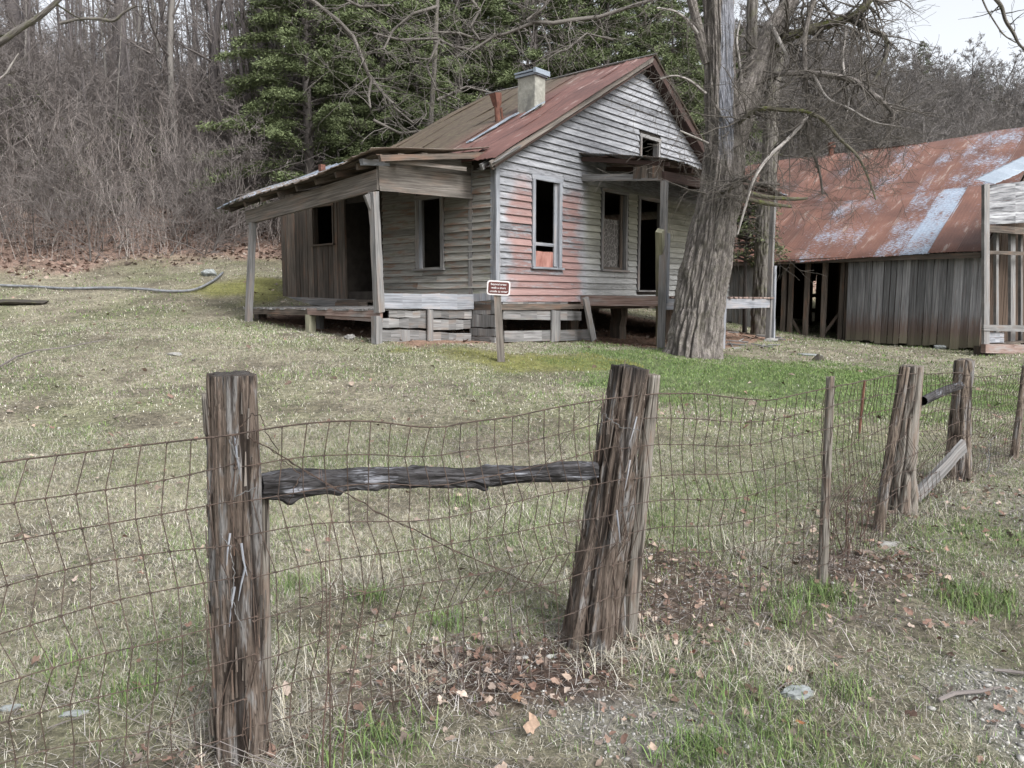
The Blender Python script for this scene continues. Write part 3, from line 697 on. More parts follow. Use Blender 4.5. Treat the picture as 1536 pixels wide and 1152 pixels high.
c_ = n_.bright(c_, n_.math('MULTIPLY_ADD', n_.rnd(), .8, .6)); n_.bump(g_, .006); W_BARN = n_.out(c_, .85)
m = MB(); vplanks(m, BF, 0, bl(1271), lambda l: gzb(l)+.05, 1.10, w=.165, seed=31, gapmax=.02, zj=.04, j=.02)
for l in (.55, 1.5, 2.4): m.beam(BF(l,.03,gzb(l)+.06), BF(l,.03,1.08), .05, .02, up=-BN, n=4, j=.003)
m.build('plank_wall', W_BARN, barn)
m = MB(); vplanks(m, BF, bl(1160), BL, lambda l: gzb(l)+.0, 1.10, w=.2, seed=33, gapmax=.02); m.build('plank_wall', W_GREY, barn)
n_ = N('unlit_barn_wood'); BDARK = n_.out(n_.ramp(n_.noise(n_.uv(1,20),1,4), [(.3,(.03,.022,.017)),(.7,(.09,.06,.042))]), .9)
m = MB()
for px in (1176,1186,1210,1236,1263,1271):
    l = bl(px, .12); m.beam(B(l,.12,gzb(l)-.1), B(l,.12,1.12), .11, .1, up=BN, n=4, j=.006)
m.build('stall_posts', W_BROWN, barn)
m = MB(); l0, l1 = bl(1184,.2), bl(1204,.2); m.beam(B(l0,.2,-.4), B(l1,.2,-.95), .05, .07); m.beam(B(bl(1236,.2),.2,-.95), B(bl(1262,.2),.2,-.3), .05, .07); m.build('stall_brace', W_BROWN, barn)
# back wall (boards with missing pieces), partitions, ends
m = MB(); hb = 5.0; la, lb = bl(1212,hb), bl(1221,hb)
vplanks(m, lambda l,o,z: B(l,hb+o,z), -.0, BL, -1.3, 1.6, [(lb,la,hS(1215,440)[1]*0+.20,.62),(lb,la,-.28,.08),(lb,la,-.95,-.42)], w=.3, seed=35, gapmax=.004, j=.0)
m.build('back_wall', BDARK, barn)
m = MB(); e_ = lambda h: BE+min(h, 2*BH-h)*BSL-.1
vplanks(m, lambda h,o,z: B(BL+o,h,z), 0, 2*BH, lambda h: -1.3, e_, w=.3, seed=36, gapmax=.004)
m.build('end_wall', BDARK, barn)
m = MB(); vplanks(m, lambda h,o,z: B(.05-o,h,z), 0, 2*BH, lambda h: -1.4, e_, w=.22, seed=37, gapmax=.02)
m.build('end_wall', BDARK, barn)  # darker wood here imitates shade on the boards seen through the shed
m = MB(); vplanks(m, lambda h,o,z: B(bl(1271)+.02-o,h,z), .3, 5.0, -1.3, lambda h: e_(h)-.12, w=.3, seed=38, gapmax=.004)
for h_ in (1.8, 3.4):
    for l_ in (2.5, 4.0, 5.6, 7.2): m.beam(B(l_,h_,-1.4), B(l_,h_,e_(h_)), .12, .12, up=BN)
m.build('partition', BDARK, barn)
BSN = math.hypot(1, BSL)
bpP = lambda a, b: B(BL+.2-a, -.28+b/BSN, BE-.28*BSL+b/BSN*BSL+.04*math.sin(a*.9))
BLn = BL+.15
gu = [.3,.05,.05,.1,.2,.1,.3,.05,.2,.35,.15,.32,.42,.44,.15,.0]
glw = [.0,.1,.05,.1,.05,.05,.15,.2,.38,.32,.15,.45,.72,.1,.15,.33,.1]
LB = (BH+.28)*BSN
br = roof_sheets('roof', bpP, BLn, LB*.47, LB, RUST_BARN, barn, strip=.63, galv=gu, lift=.03, nb=8, seed=41, wob=.012, rag=.02, ribs=8, ribh=.008)
roof_sheets('lower_sheets', bpP, BLn, 0, LB*.49, RUST_BARN, br, strip=.63, galv=glw, lift=.045, nb=8, seed=42, wob=.012, rag=.03, ribs=8, ribh=.008)
bp2 = lambda a, b: B(.05+a, 2*BH+.3-b/BSN, BE-.3*BSL+b/BSN*BSL)
roof_sheets('rear_slope', bp2, BLn, 0, LB, RUST_BARN, br, strip=.63, lift=.02, nb=6, seed=43)
m = MB(); m.beam(B(BL+.1,-.2,BE-.16), B(.05,-.2,BE-.17), .05, .12, n=12, j=.008); m.build('eave_board', W_BROWN, br)
m = MB(); m.beam(B(-.05,BH-.7,BRZ-.35), B(-.3,BH+.2,BRZ+.25), .12, .05, n=3, j=.01); m.beam(B(.6,BH-.1,BRZ+.02), B(-.5,BH,BRZ+.22), .10, .06, n=3, j=.01); m.beam(B(-.02,-.3,BE-.22), B(-.02,BH,BRZ-.05), .03, .14, n=6, j=.005); m.build('rake_board', W_BROWN, br)
p_ = B(bl(1237,BH), BH, BRZ); m = MB(); m.tube([p_-q((0,0,.2)), p_+q((0,0,.3))], [.09,.09], 8); m.tube([p_+q((0,0,.26)), p_+q((0,0,.42))], [.14,.12], 8); m.build('roof_vent', RUST, br)

# ---- annex in front of the barn's right end
AD = Vector((.83,.55,0)).normalized(); AO = at(1472,450,16.4); ANn = Vector((AD.y,-AD.x,0))
annex = thing('lean_to_shed', AO-Vector((0,0,1.1)), 'open fronted shed with white weathered siding and bent pale metal roof at the right edge', 'shed')
def ap(px, py, o=0): return on_plane(px, py, AO+ANn*o, ANn)
def ab(name, lst, mat, o=0., th=.03):
    m = MB()
    for (x0,a0,b0,x1,a1,b1) in lst:
        P_ = [ap(x0,b0,o), ap(x1,b1,o), ap(x1,a1,o), ap(x0,a0,o)]; k = 4
        pv = (0,0)
        for i in range(k):
            A = [P_[0].lerp(P_[1], i/k), P_[0].lerp(P_[1], (i+1)/k), P_[3].lerp(P_[2], (i+1)/k), P_[3].lerp(P_[2], i/k)]
            nx = (random.uniform(-.006,.006), random.uniform(-.006,.006)); A[0].z += pv[0]; A[3].z += pv[1]; A[1].z += nx[0]; A[2].z += nx[1]; pv = nx
            m.poly8(A+[a+ANn*th for a in A])
    return m.build(name, mat, annex)
n_ = N('peeling_white_siding'); g_ = n_.noise(n_.uv(.8, 14), 1.4, 4, .65)
WSID = n_.out(n_.bright(n_.ramp(g_, [(.35,(.05,.05,.055)),(.5,(.21,.215,.23)),(.72,(.42,.43,.44))]), n_.math('MULTIPLY_ADD', n_.rnd(), .3, .8)), .8)
ab('siding', [(1481,y0,y0+8.6,1620,y0+y0*.02-3+ (y0-280)*.0-4,y0+8.6-7+0) for y0 in ()]+[(1481,278+i*8.4,286.3+i*8.4,1625,262+i*9.6,271.4+i*9.6) for i in range(7)], WSID, o=.0)
ab('corner_post', [(1472,277,528,1480,276,530)], W_GREY, o=.02, th=.06)
ab('header', [(1474,376,381,1625,380,386),(1476,338,348,1625,346,358)], W_BROWN, o=.0, th=.06)
ab('stud', [(1512,345,514,1519,345,514),(1490,345,500,1494,345,500),(1527,347,514,1530,347,514)], W_GREY, o=-.25, th=.06)
ab('rail', [(1472,487,496,1625,489,499)], W_GREY, o=.05, th=.05)
ab('lower_panel', [(1477,498,506,1504,499,506),(1477,506.5,514,1504,506.5,514)], W_PALE, o=.0)
ab('floor_beam', [(1471,516,529,1625,518,533)], W_RED, o=.06, th=.1)
m = MB(); vplanks(m, lambda a,o,z: AO+AD*a-ANn*(1.6+o)+Vector((0,0,z)), .45+1.25, 4.2, -.95, 1.6, w=.2, seed=51, gapmax=.03); m.build('inner_planks', W_DARKRED, annex)  # shed's inner shade is put into the dark plank colour
_rz = ap(1500,342).z-AO.z
def slab(z, th):
    R_ = Vector((.74,.67,0))*2.0; a = AO+AD*.06+Vector((0,0,z)); b = AO+AD*3.6+Vector((0,0,z)); u_ = Vector((0,0,th)); m = MB(); m.poly8([a, b, b+R_, a+R_, a+u_, b+u_, b+R_+u_, a+R_+u_]); return m
slab(_rz, .05).build('added_ceiling', W_DARKRED, annex); slab(-.98, .04).build('floor', W_BROWN, annex)  # overhead slab added to block light and darken the open shed
_a0 = ap(1486,281); _a1 = ap(1536,256); _g = (_a1.z-_a0.z)/((_a1-_a0).dot(AD))
AP = lambda a, b: AO+AD*(-.02+a)+ANn*(.16-b)+Vector((0,0,_a0.z-AO.z+_g*a+b*.42))
roof_sheets('bent_roof_sheet', AP, 2.0, 0, .40, GALV, annex, strip=2.2, lift=0, seed=52, wob=.03, rag=.06, ribs=5)
for a_ in (.1,1.2,2.3):
    m = MB(); c = AO+AD*(a_+.35)-ANn*.15; m.beam((c.x,c.y,gz(c.x,c.y)-.1),(c.x,c.y,EYE-1.0),.2,.2); m.build('pier', W_BROWN, annex)

# ------------------------------------------------------------ sign
sb = G(753,542); sd_ = sb.y
sign = thing('warning_sign', sb, 'small brown and white sign on a leaning grey post in front of the house corner', 'sign')
m = MB(); tp = at(746,442,sd_); m.beam(sb-q((0,0,.2)), tp, .105, .07, up=(0,1,0), n=6, j=.003, w1=.10); m.build('sign_post', W_MIX, sign)
def rrect(cx, cz, w, h, r, y, th, ang=0.):
    vs = []; k = 6
    for (sx, sz, a0) in ((1,1,0),(-1,1,90),(-1,-1,180),(1,-1,270)):
        for i in range(k+1):
            t = math.radians(a0+90*i/k); vs.append((sx*(w/2-r)+r*math.cos(t), sz*(h/2-r)+r*math.sin(t)))
    n = len(vs); V = []
    ca, sa = math.cos(ang), math.sin(ang)
    for dy in (0, th):
        for x, z in vs: V.append((cx+x*ca-z*sa, y-dy, cz+x*sa+z*ca))
    F = [tuple(range(n)), tuple(range(n, 2*n))[::-1]]+[(i, i+n, (i+1)%n+n, (i+1)%n) for i in range(n)]
    return V, F
cpx = at(748,432,sd_); k_ = sd_/1150; ang = math.radians(-3)
n_ = N('sign_white'); SW_ = n_.out(n_.mix(0., (.55,.53,.53), (.5,.5,.5)), .5)
n_ = N('sign_brown'); SB_ = n_.out(n_.mix(0., (.085,.03,.026), (.1,.1,.1)), .5)
m = MB(); V_, F_ = rrect(cpx.x, cpx.z, 34.5*k_, 21.5*k_, 4*k_, sd_-.05, .006, ang); m.add(V_, F_); pnl = m.build('sign_panel', SW_, sign)
m = MB(); V_, F_ = rrect(cpx.x, cpx.z, 30.5*k_, 17.5*k_, 3*k_, sd_-.0565, .003, ang); m.add(V_, F_); m.build('sign_field', SB_, pnl)
for i, (txt, sz) in enumerate((('behind fence', 5.6), ('and a short', 5.2), ('visited by permit', 5.0))):
    pass
SIGN_TXT = ('Beyond areas', 'walk a short', 'unsafe to enter')
for i, txt in enumerate(SIGN_TXT):
    fc = bpy.data.curves.new('sign_lettering', 'FONT'); fc.body = txt; fc.size = 4.3*k_; fc.align_x = 'CENTER'; fc.align_y = 'CENTER'; fc.extrude = .001; fc.offset = .0004
    to = bpy.data.objects.new('tmp', fc); COL.objects.link(to); bpy.context.view_layer.update()
    me = bpy.data.meshes.new_from_object(to.evaluated_get(bpy.context.evaluated_depsgraph_get())); bpy.data.objects.remove(to)
    o = bpy.data.objects.new('sign_lettering', me); me.materials.clear(); me.materials.append(SW_)
    link(o, pnl, (cpx.x+(1-i)*.3*k_*0, sd_-.0612, cpx.z+(1-i)*5.2*k_)); o.rotation_euler = (math.pi/2, -ang, 0)

# ------------------------------------------------------------ rough posts, log, sticks
def pnoise(th, z, seed, nt, zs, o=3):
    """noise periodic in angle th, stretched along z"""
    s = 0; a = .5; rr = np.random.default_rng(seed)
    for k in range(o):
        n = nt*2**k; L = rr.random((n, 256)); x = th/(2*math.pi)*n; y = z*zs*2**k+rr.random()*50
        xi = np.floor(x).astype(int); yi = np.floor(y).astype(int); fx = x-xi; fy = y-yi; fx = fx*fx*(3-2*fx); fy = fy*fy*(3-2*fy)
        A = L[xi % n, yi % 256]; Bq = L[(xi+1) % n, yi % 256]; C = L[xi % n, (yi+1) % 256]; D = L[(xi+1) % n, (yi+1) % 256]
        s = s+a*((A*(1-fx)+Bq*fx)*(1-fy)+(C*(1-fx)+D*fx)*fy); a *= .5
    return s/(1-.5**o)
def rough_tube(name, path, radii, mat, parent=None, seed=0, na=96, dz=.012, amp=.12, nt=9, zs=2.2, fine=.05, ecc=None, cap=True, flare=None, raggedtop=0., crack=2.8):
    """path: points, radii; resampled; radial displacement with ridges along the length"""
    P = [Vector(p) for p in path]; Ls = [0]
    for a, b in zip(P, P[1:]): Ls.append(Ls[-1]+(b-a).length)
    nz = max(6, int(Ls[-1]/dz)); T = np.linspace(0, Ls[-1], nz)
    # smooth (catmull-like) interpolation of the centre line
    A = np.array([tuple(p) for p in P]); C = np.stack([np.interp(T, Ls, A[:,k]) for k in range(3)], 1); R = np.interp(T, Ls, radii)
    kk = max(1, int(nz/len(P)/2)); ker = np.ones(2*kk+1)/(2*kk+1)
    if len(P) > 2:
        Cp = np.pad(C, ((kk,kk),(0,0)), 'edge'); Cs = np.stack([np.convolve(Cp[:,k], ker, 'valid') for k in range(3)], 1)
        w = np.clip(np.minimum(np.arange(nz), np.arange(nz)[::-1])/max(kk,1), 0, 1)[:,None]; C = C*(1-w)+Cs*w
        R = np.convolve(np.pad(R, kk, 'edge'), ker, 'valid')
    d = np.gradient(C, axis=0); d /= np.linalg.norm(d, axis=1)[:,None]
    ref = np.array([0,1.,0]) if abs(d[0][1]) < .8 else np.array([1.,0,0])
    a_ = np.cross(d, ref); a_ /= np.linalg.norm(a_, axis=1)[:,None]; b_ = np.cross(a_, d)
    th = np.linspace(0, 2*math.pi, na, endpoint=False); TH_, Z_ = np.meshgrid(th, T)
    r1 = pnoise(TH_, Z_, seed, nt, zs); r2 = pnoise(TH_, Z_, seed+1, nt*4, zs*4, 3); r3 = pnoise(TH_, Z_, seed+2, 3, zs*.35, 2); r4 = pnoise(TH_, Z_, seed+3, max(4, nt//2), zs*1.3, 1)
    ridge = np.abs(r1-.5)*2
    rad = R[:,None]*(1-amp*1.3*(1-np.clip(ridge*crack, 0, 1))+amp*(r3-.5)*2+fine*(r2-.5)*2-amp*.35*np.clip((r4-.5)*14, 0, 1))
    if flare is not None: rad = rad*(1+flare(TH_, Z_))
    if ecc: rad = rad*(1+ecc*np.cos(2*(TH_-.6)))
    V = C[:,None,:]+rad[...,None]*(np.cos(TH_)[...,None]*a_[:,None,:]+np.sin(TH_)[...,None]*b_[:,None,:])
    if raggedtop:
        m_ = np.clip((T-(Ls[-1]-raggedtop*3))/(raggedtop*3), 0, 1)[:,None]
        V = V-d[:,None,:]*(m_*raggedtop*(pnoise(TH_, Z_*0, seed+5, 10, 1)+.0))[...,None]
    UVv = np.stack([Z_, TH_/(2*math.pi)*2*math.pi*float(np.mean(R))], -1).reshape(-1,2)
    V = V.reshape(-1,3); loops = list(grid_loops(na, nz, True)); starts = list(range(0, len(loops), 4))
    if cap:
        # concentric rings on the top for an uneven cut
        base = (nz-1)*na; last = V[base:base+na]; cen = last.mean(0); rings = [last]; ex = []
        for k in range(1, 5):
            f = 1-k/5; nn = pnoise(th, np.full(na, k*.37), seed+7, 8, 1)
            ex.append(cen+(last-cen)*f+d[-1]*((nn-.5)[:,None]*R[-1]*.22+R[-1]*.08*(1-f)))
        ex.append(cen[None,:]+d[-1]*R[-1]*.05); nv0 = len(V); V = np.concatenate([V]+ex); UVv = np.concatenate([UVv, np.tile([[.3,.1]], (len(V)-nv0,1))+np.random.default_rng(1).random((len(V)-nv0,2))*.2])
        prev = base; cur = nv0
        for k in range(4):
            for i in range(na): loops += [prev+i, prev+(i+1)%na, cur+(i+1)%na, cur+i]; starts.append(len(loops)-4)
            prev = cur; cur += na
        for i in range(na): loops += [prev+i, prev+(i+1)%na, len(V)-1]; starts.append(len(loops)-3)
    o = tuple(C[0])
    return np_mesh(name, V, np.array(loops), np.array(starts), mat, parent, uv=UVv, smooth=True, origin=o, attr={'ridge': np.concatenate([np.clip(ridge*crack,0,1).reshape(-1), np.ones(len(V)-na*nz)*.4])})
def bark(name, stops, low, sc=(6, 55), moss=0., patch=None, strip=None, bump=.01, top=None, cracks=None):
    n = N(name); g = n.noise(n.uv(sc[0], sc[1], False), 1., 6, .7, .4); g2 = n.noise(n.uv(2.2, 9, False), 1.6, 4, .65)
    c = n.ramp(g, stops)
    if patch: c = n.mix(mr(n, g2, .5, .6), c, n.ramp(n.noise(n.uv(5, 60, False), 1.2, 4, .7), patch))
    if cracks: c = n.mix(n.math('MULTIPLY', n.math('SUBTRACT', 1., mr(n, n.math('ABSOLUTE', n.math('SUBTRACT', n.noise(n.uv(cracks[0], cracks[1], False), 1., 3, .55), .5)), .0, .035)), .85), c, low)
    a = n.n('ShaderNodeAttribute', attribute_name='ridge').outputs['Fac']
    c = n.mix(n.math('SUBTRACT', 1., mr(n, a, .0, .5)), c, low)
    if moss: c = n.mix(n.math('MULTIPLY', mr(n, n.noise(n.pos(), 7, 5, .7), .5, .62), moss), c, (.09,.10,.03))
    if strip:
        g_ = n.n('ShaderNodeNewGeometry').outputs['Position']; sp = n.n('ShaderNodeSeparateXYZ'); n.l(g_, sp.inputs[0]); (x0, x1, z0, z1) = strip
        wv = n.math('MULTIPLY', n.math('SUBTRACT', n.noise(n.pos((1,1,.4)), 3, 4, .7), .5), .12); X = n.math('ADD', sp.outputs[0], wv)
        f = n.math('MULTIPLY', n.math('MULTIPLY', mr(n, X, x0-.012, x0+.012), n.math('SUBTRACT', 1., mr(n, X, x1-.012, x1+.012))), n.math('MULTIPLY', mr(n, sp.outputs[2], z0-.5, z0+.2), n.math('SUBTRACT', 1., mr(n, sp.outputs[2], z1, z1+.8))))
        c = n.mix(f, c, n.ramp(g, [(.3,(.13,.135,.155)),(.7,(.27,.28,.315))]))
    if top:
        zz = n.n('ShaderNodeSeparateXYZ'); n.l(n.pos(), zz.inputs[0]); wz = n.math('ADD', zz.outputs[2], n.math('MULTIPLY', n.math('SUBTRACT', n.noise(n.uv(2, 30, False), 1., 3), .5), .3))
        c = n.mix(n.math('MULTIPLY', mr(n, wz, top[0], top[0]+top[1]), .82), c, (.02,.018,.018))
    n.bump(g, bump); return n.out(c, .9)
POSTW = bark('split_cedar_post', [(.25,(.048,.034,.025)),(.5,(.175,.14,.112)),(.75,(.33,.285,.245))], (.022,.016,.013), (6, 190), patch=[(.3,(.10,.098,.095)),(.7,(.30,.29,.285))], bump=.012, cracks=(5, 95))
WETP = bark('wet_topped_cedar_post', [(.25,(.045,.034,.027)),(.5,(.125,.098,.08)),(.75,(.25,.21,.18))], (.022,.016,.013), (6, 190), patch=[(.3,(.10,.098,.095)),(.7,(.30,.29,.285))], bump=.012, cracks=(5, 95), top=(EYE-.40, .15))
POSTT = bark('cedar_post_dark_cap', [(.25,(.045,.034,.027)),(.5,(.125,.098,.08)),(.75,(.25,.21,.18))], (.022,.016,.013), (6, 190), patch=[(.3,(.10,.098,.095)),(.7,(.30,.29,.285))], bump=.012, cracks=(5, 95), top=(EYE-.25, .04))
POSTG = bark('grey_split_post', [(.25,(.07,.06,.05)),(.5,(.17,.155,.135)),(.75,(.32,.31,.29))], (.03,.024,.02), (5, 170), patch=[(.3,(.10,.075,.06)),(.7,(.22,.18,.15))], bump=.006)
LOGB = bark('charred_log', [(.3,(.02,.019,.02)),(.55,(.05,.048,.05)),(.8,(.12,.12,.13))], (.012,.011,.011), (4, 60), patch=[(.45,(.04,.04,.045)),(.7,(.28,.29,.32))], bump=.012, cracks=(8, 70))
WALNUT = bark('furrowed_grey_bark', [(.25,(.075,.066,.06)),(.5,(.175,.158,.146)),(.78,(.30,.28,.265))], (.075,.067,.062), (12, 46), moss=.12, strip=(at(1080,100,12.7).x, at(1101,100,12.7).x, at(1080,210,12.7).z, at(1080,30,12.7).z), bump=.025, cracks=(4.5, 22))
BARK2 = bark('dark_grey_bark', [(.25,(.05,.045,.04)),(.5,(.125,.115,.105)),(.78,(.23,.215,.2))], (.045,.04,.035), (7, 40), moss=.3, bump=.02)

def post(name, px0, py0, w0, px1, py1, w1, label, cat='fence post', group=None, mat=POSTW, D=None, lean=0., **kw):
    b = G(px0, min(py0, 1500)) if D is None else Vector((at(px0,py0,D).x, D, gz(at(px0,py0,D).x, D)))
    t = at(px1, py1, b.y+lean); k = b.y/1150
    m1 = b.lerp(t, .5); r0, r1 = w0*k/2, w1*(b.y+lean)/1150/2
    o = rough_tube(name, [b-Vector((0,0,.12)), b, m1, t], [r0*1.02, r0, lerp(r0,r1,.55), r1], mat, **kw)
    if label: tag(o, label, cat, group)
    return o, b, t
FG = 'posts of the wire fence'
p1, b1, t1 = post('fence_post', 362, 1175, 92, 345, 556, 78, 'thick split cedar post of reddish brown weathered wood, nearest and left in the fence', group=FG, mat=POSTT, seed=21, na=240, dz=.005, amp=.15, nt=12, zs=1.1, fine=.07, ecc=.06, raggedtop=.02, D=2.42)
post('fence_post', 398, 1160, 27, 393, 742, 22, 'slim pale grey stake standing against the right side of the nearest thick post', group=FG, mat=POSTG, seed=25, na=48, dz=.01, amp=.06, D=2.50)
tag(rough_tube('wood_sliver', [at(311,650,2.40), at(306,590,2.37)], [.012,.008], POSTG, seed=27, na=16), 'thin splinter of wood standing on the left side of the nearest post', 'splinter')
def flare2(TH_, Z_): return .14*np.exp(-Z_*5.5)+.16*np.exp(-((Z_-.22)/.16)**2)*np.clip(np.cos(TH_-3.6),0,1)+.05*np.cos(3*TH_)*np.exp(-Z_*4)
p2, b2, t2 = post('fence_post', 884, 962, 104, 943, 547, 66, 'thick leaning cedar post with a dark wet top beside the end of the black log', group=FG, mat=WETP, seed=31, na=240, dz=.005, amp=.18, nt=13, zs=1.1, fine=.07, flare=flare2, raggedtop=.015)
post('fence_post', 942, 952, 27, 980, 562, 21, 'slim dark pole leaning against the right side of the thick wet-topped post', group=FG, mat=POSTG, seed=35, na=48, dz=.01, amp=.07)
p3, b3, t3 = post('fence_post', 1233, 878, 17, 1246, 562, 12.5, 'slender lone grey stake between the two pairs of thick fence posts', group=FG, mat=POSTG, seed=37, na=48, dz=.01, amp=.07, raggedtop=.02)
p4, b4, t4 = post('fence_post', 1349, 768, 44, 1371, 545, 32, 'lichen spotted leaning cedar post with a pale grey side, left of the far pair', group=FG, mat=POSTG, seed=41, na=96, dz=.01, amp=.16, nt=9, flare=flare2, raggedtop=.03)
post('fence_post', 1317, 795, 19, 1357, 550, 15, 'narrow dark split slab leaning against the lichen spotted post', group=FG, mat=POSTW, seed=43, na=40, dz=.012, amp=.1)
p5, b5, t5 = post('fence_post', 1434, 718, 36, 1446, 537, 26, 'brown cedar post with a whitish broken top, right of the far pair', group=FG, mat=POSTW, seed=45, na=96, dz=.01, amp=.14, flare=flare2, raggedtop=.03)
p6, b6, t6 = post('fence_post', 1521, 686, 12, 1538, 548, 9, 'thin reddish post at the right edge of the picture', group=FG, mat=POSTW, seed=47, na=32, dz=.015, amp=.08)
tag(rough_tube('metal_stake', [G(1289,650), at(1297,570,G(1289,650).y)], [.012,.012], RUST, seed=3, na=8, amp=0, fine=0), 'rusty steel stake holding the wire between the slender stake and lichen spotted post', 'stake')
# black brace log
D1, D2 = 2.46, b2.y-.05
lp = [(389,728,D1),(410,727,D1+.03),(440,724,D1+.07),(520,719,2.68),(620,716,2.82),(700,717,2.93),(740,714,3.0),(800,711,3.06),(860,707,3.13),(893,707,D2)]
lr = [15,29,23,18.5,17,17,18,13,16,14]
def lumps(TH_, Z_):
    s = 0
    for z0, a0, am in ((.10,3.4,.25),(.14,1.2,.2),(.20,1.4,.3),(.27,4.3,.4),(.38,4.6,.4),(.42,4.4,.35),(.52,1.5,.35),(.6,1.2,.4),(.86,4.5,.9),(.92,1.2,.5),(.33,1.5,.4),(1.05,1.6,.4),(1.2,5.,.5),(1.3,1.4,.3)):
        s = s+am*1.5*np.exp(-((Z_-z0)/.024)**2)*np.exp(-(np.angle(np.exp(1j*(TH_-a0)))/.5)**2)
    return s
lg = rough_tube('black_brace_log', [at(x,y,D) for x,y,D in lp], [r*D/1150 for (x,y,D), r in zip(lp, lr)], LOGB, seed=51, na=120, dz=.005, amp=.12, nt=9, zs=5, fine=.10, flare=lumps)
tag(lg, 'knobbly black charred log wedged level between the two nearest thick posts', 'log')
o = rough_tube('brace_log', [at(1384,602,b4.y-.05), at(1412,588,(b4.y+b5.y)/2), at(1440,578,b5.y-.1)], [.03,.032,.03], LOGB, seed=53, na=40, dz=.012, amp=.08); tag(o, 'short dark log braced between the lichen spotted post and the brown cedar post', 'log')
m = MB(); m.beam(at(1374,746,b5.y-.6), at(1446,668,b5.y-.25), .03, .10, up=(0,0,1), n=6, j=.004); tag(m.build('pale_plank', W_GREY), 'pale grey plank leaning up against the brown cedar post', 'plank')

# ------------------------------------------------------------ woven wire
n_ = N('rusty_wire'); WIRE = n_.out(n_.ramp(n_.noise(n_.pos(), 30, 3), [(.3,(.028,.021,.018)),(.7,(.085,.06,.047))]), .7)
FL = [Vector((b.x, b.y, 0)) for b in (b1, b2, b3, b4, b5, b6)]
d0 = (FL[1]-FL[0]).normalized(); FL = [FL[0]-d0*5.5]+FL; d1 = (FL[-1]-FL[-2]).normalized(); FL = FL+[FL[-1]+d1*3]
off = [Vector((.0,-.10,0)), Vector((.02,-.105,0)), Vector((.03,-.15,0)), Vector((.01,-.03,0)), Vector((0,-.10,0)), Vector((0,-.10,0)), Vector((0,-.03,0)), Vector((0,-.03,0))]
FL = [a+b for a, b in zip(FL, off)]; SL_ = [0]
for a, b in zip(FL, FL[1:]): SL_.append(SL_[-1]+(b-a).length)
FLa = np.array([tuple(p) for p in FL])
def fpt(s): return np.array([np.interp(s, SL_, FLa[:,0]), np.interp(s, SL_, FLa[:,1])])
def s_at_px(px):
    ss = np.linspace(3.4, SL_[-1], 3000); X = np.interp(ss, SL_, FLa[:,0]); Y = np.interp(ss, SL_, FLa[:,1]); p = X/Y*1157+768
    return float(np.interp(px, p, ss))
TOPS = [(-80,702),(0,692),(150,675),(300,657),(345,651),(400,641),(440,635),(500,631),(560,633),(620,642),(660,642),(700,635),(760,627),(830,612),(905,599),(945,594),(990,591),(1060,591),(1110,598),(1160,601),(1200,592),(1245,583),(1262,578),(1300,571),(1345,562),(1400,561),(1440,558),(1480,566),(1536,561),(1600,560)]
ts = []; tz = []
for px, py in TOPS:
    s = s_at_px(px); p = fpt(s); r = ray(px, py)
    # height where this ray crosses the fence line
    ts.append(s); tz.append(EYE+r[2]*p[1]/r[1])
def ftop(s): return float(np.interp(s, ts, tz))
HW = [0,.10,.20,.315,.43,.545,.66,.775,.88,.98]
def fence_piece(sA, sB, seed, dv=.069):
    rg = np.random.default_rng(seed); m = MB(); ns = max(2, int((sB-sA)/dv)); S_ = np.linspace(sA, sB, ns+1); K = np.zeros((len(HW), ns+1, 3))
    for j in range(ns+1):
        p = fpt(S_[j]); g = gz(p[0], p[1]); zt = ftop(S_[j]); 
        hgt = zt-g-.02
        for i, f in enumerate(HW):
            sag = (vnoise(S_[j]*2.1, i*.7+seed, 2)-.5)*.05
            dx = (vnoise(S_[j]*5+9, i*1.3+seed, 3)-.5)*.030+(vnoise(i*.8+3, S_[j]*.9, 1)-.5)*.10*math.sin(f*3)
            K[i,j] = (p[0]+dx, p[1]+(vnoise(S_[j]*3, i*2.+seed, 4)-.5)*.05, zt-f/.98*hgt+(sag if i else 0))
    r = .00172
    for i in range(len(HW)):
        m.tube([Vector(K[i,j]) for j in range(ns+1)], r*(1.5 if i == 0 else 1.05), 4, cap=False)
    for j in range(ns+1):
        m.tube([Vector(K[i,j])+Vector((0,-.0015,0)) for i in range(len(HW))], r, 4, cap=False)
        for i in range(len(HW)):
            c = Vector(K[i,j]); m.tube([c+Vector((-.006,-.001,.002)), c+Vector((0,-.003,-.003)), c+Vector((.006,-.001,.002))], .0028, 4, cap=False)
    return m
fence = thing('woven_wire_fence', (b1.x, b1.y, b1.z), 'rusty sagging woven wire mesh strung across the foreground along the posts', 'wire fence')
sa = s_at_px(-60)
for k, (x0, x1) in enumerate(((-60,345),(345,930),(930,1246),(1246,1362),(1362,1446),(1446,1620))):
    fence_piece(s_at_px(x0) if x0 > -60 else .05, s_at_px(x1) if x1 < 1600 else SL_[-1]-.3, k).build('mesh_panel', WIRE, fence)
def wirepath(pts, r=.0016, jit=.004, mat=WIRE, twist=False):
    P = [at(*p) for p in pts]; out = []
    for a, b in zip(P, P[1:]):
        for k in range(8): out.append(a.lerp(b, k/8)+Vector([random.uniform(-jit, jit) for _ in range(3)]))
    out.append(P[-1]); m = MB(); m.tube(out, r, 4, cap=False)
    if twist:
        out2 = [p+Vector((math.sin(i*2.5)*.004, -.004, math.cos(i*2.5)*.004)) for i, p in enumerate(out)]; m.tube(out2, r, 4, cap=False)
    return m
tag(wirepath([(372,655,2.36),(450,700,2.5),(560,765,2.65),(680,825,2.85),(840,893,3.1)], twist=True).build('brace_wire', WIRE), 'twisted wire slanting down right from the nearest post under the black log', 'wire')
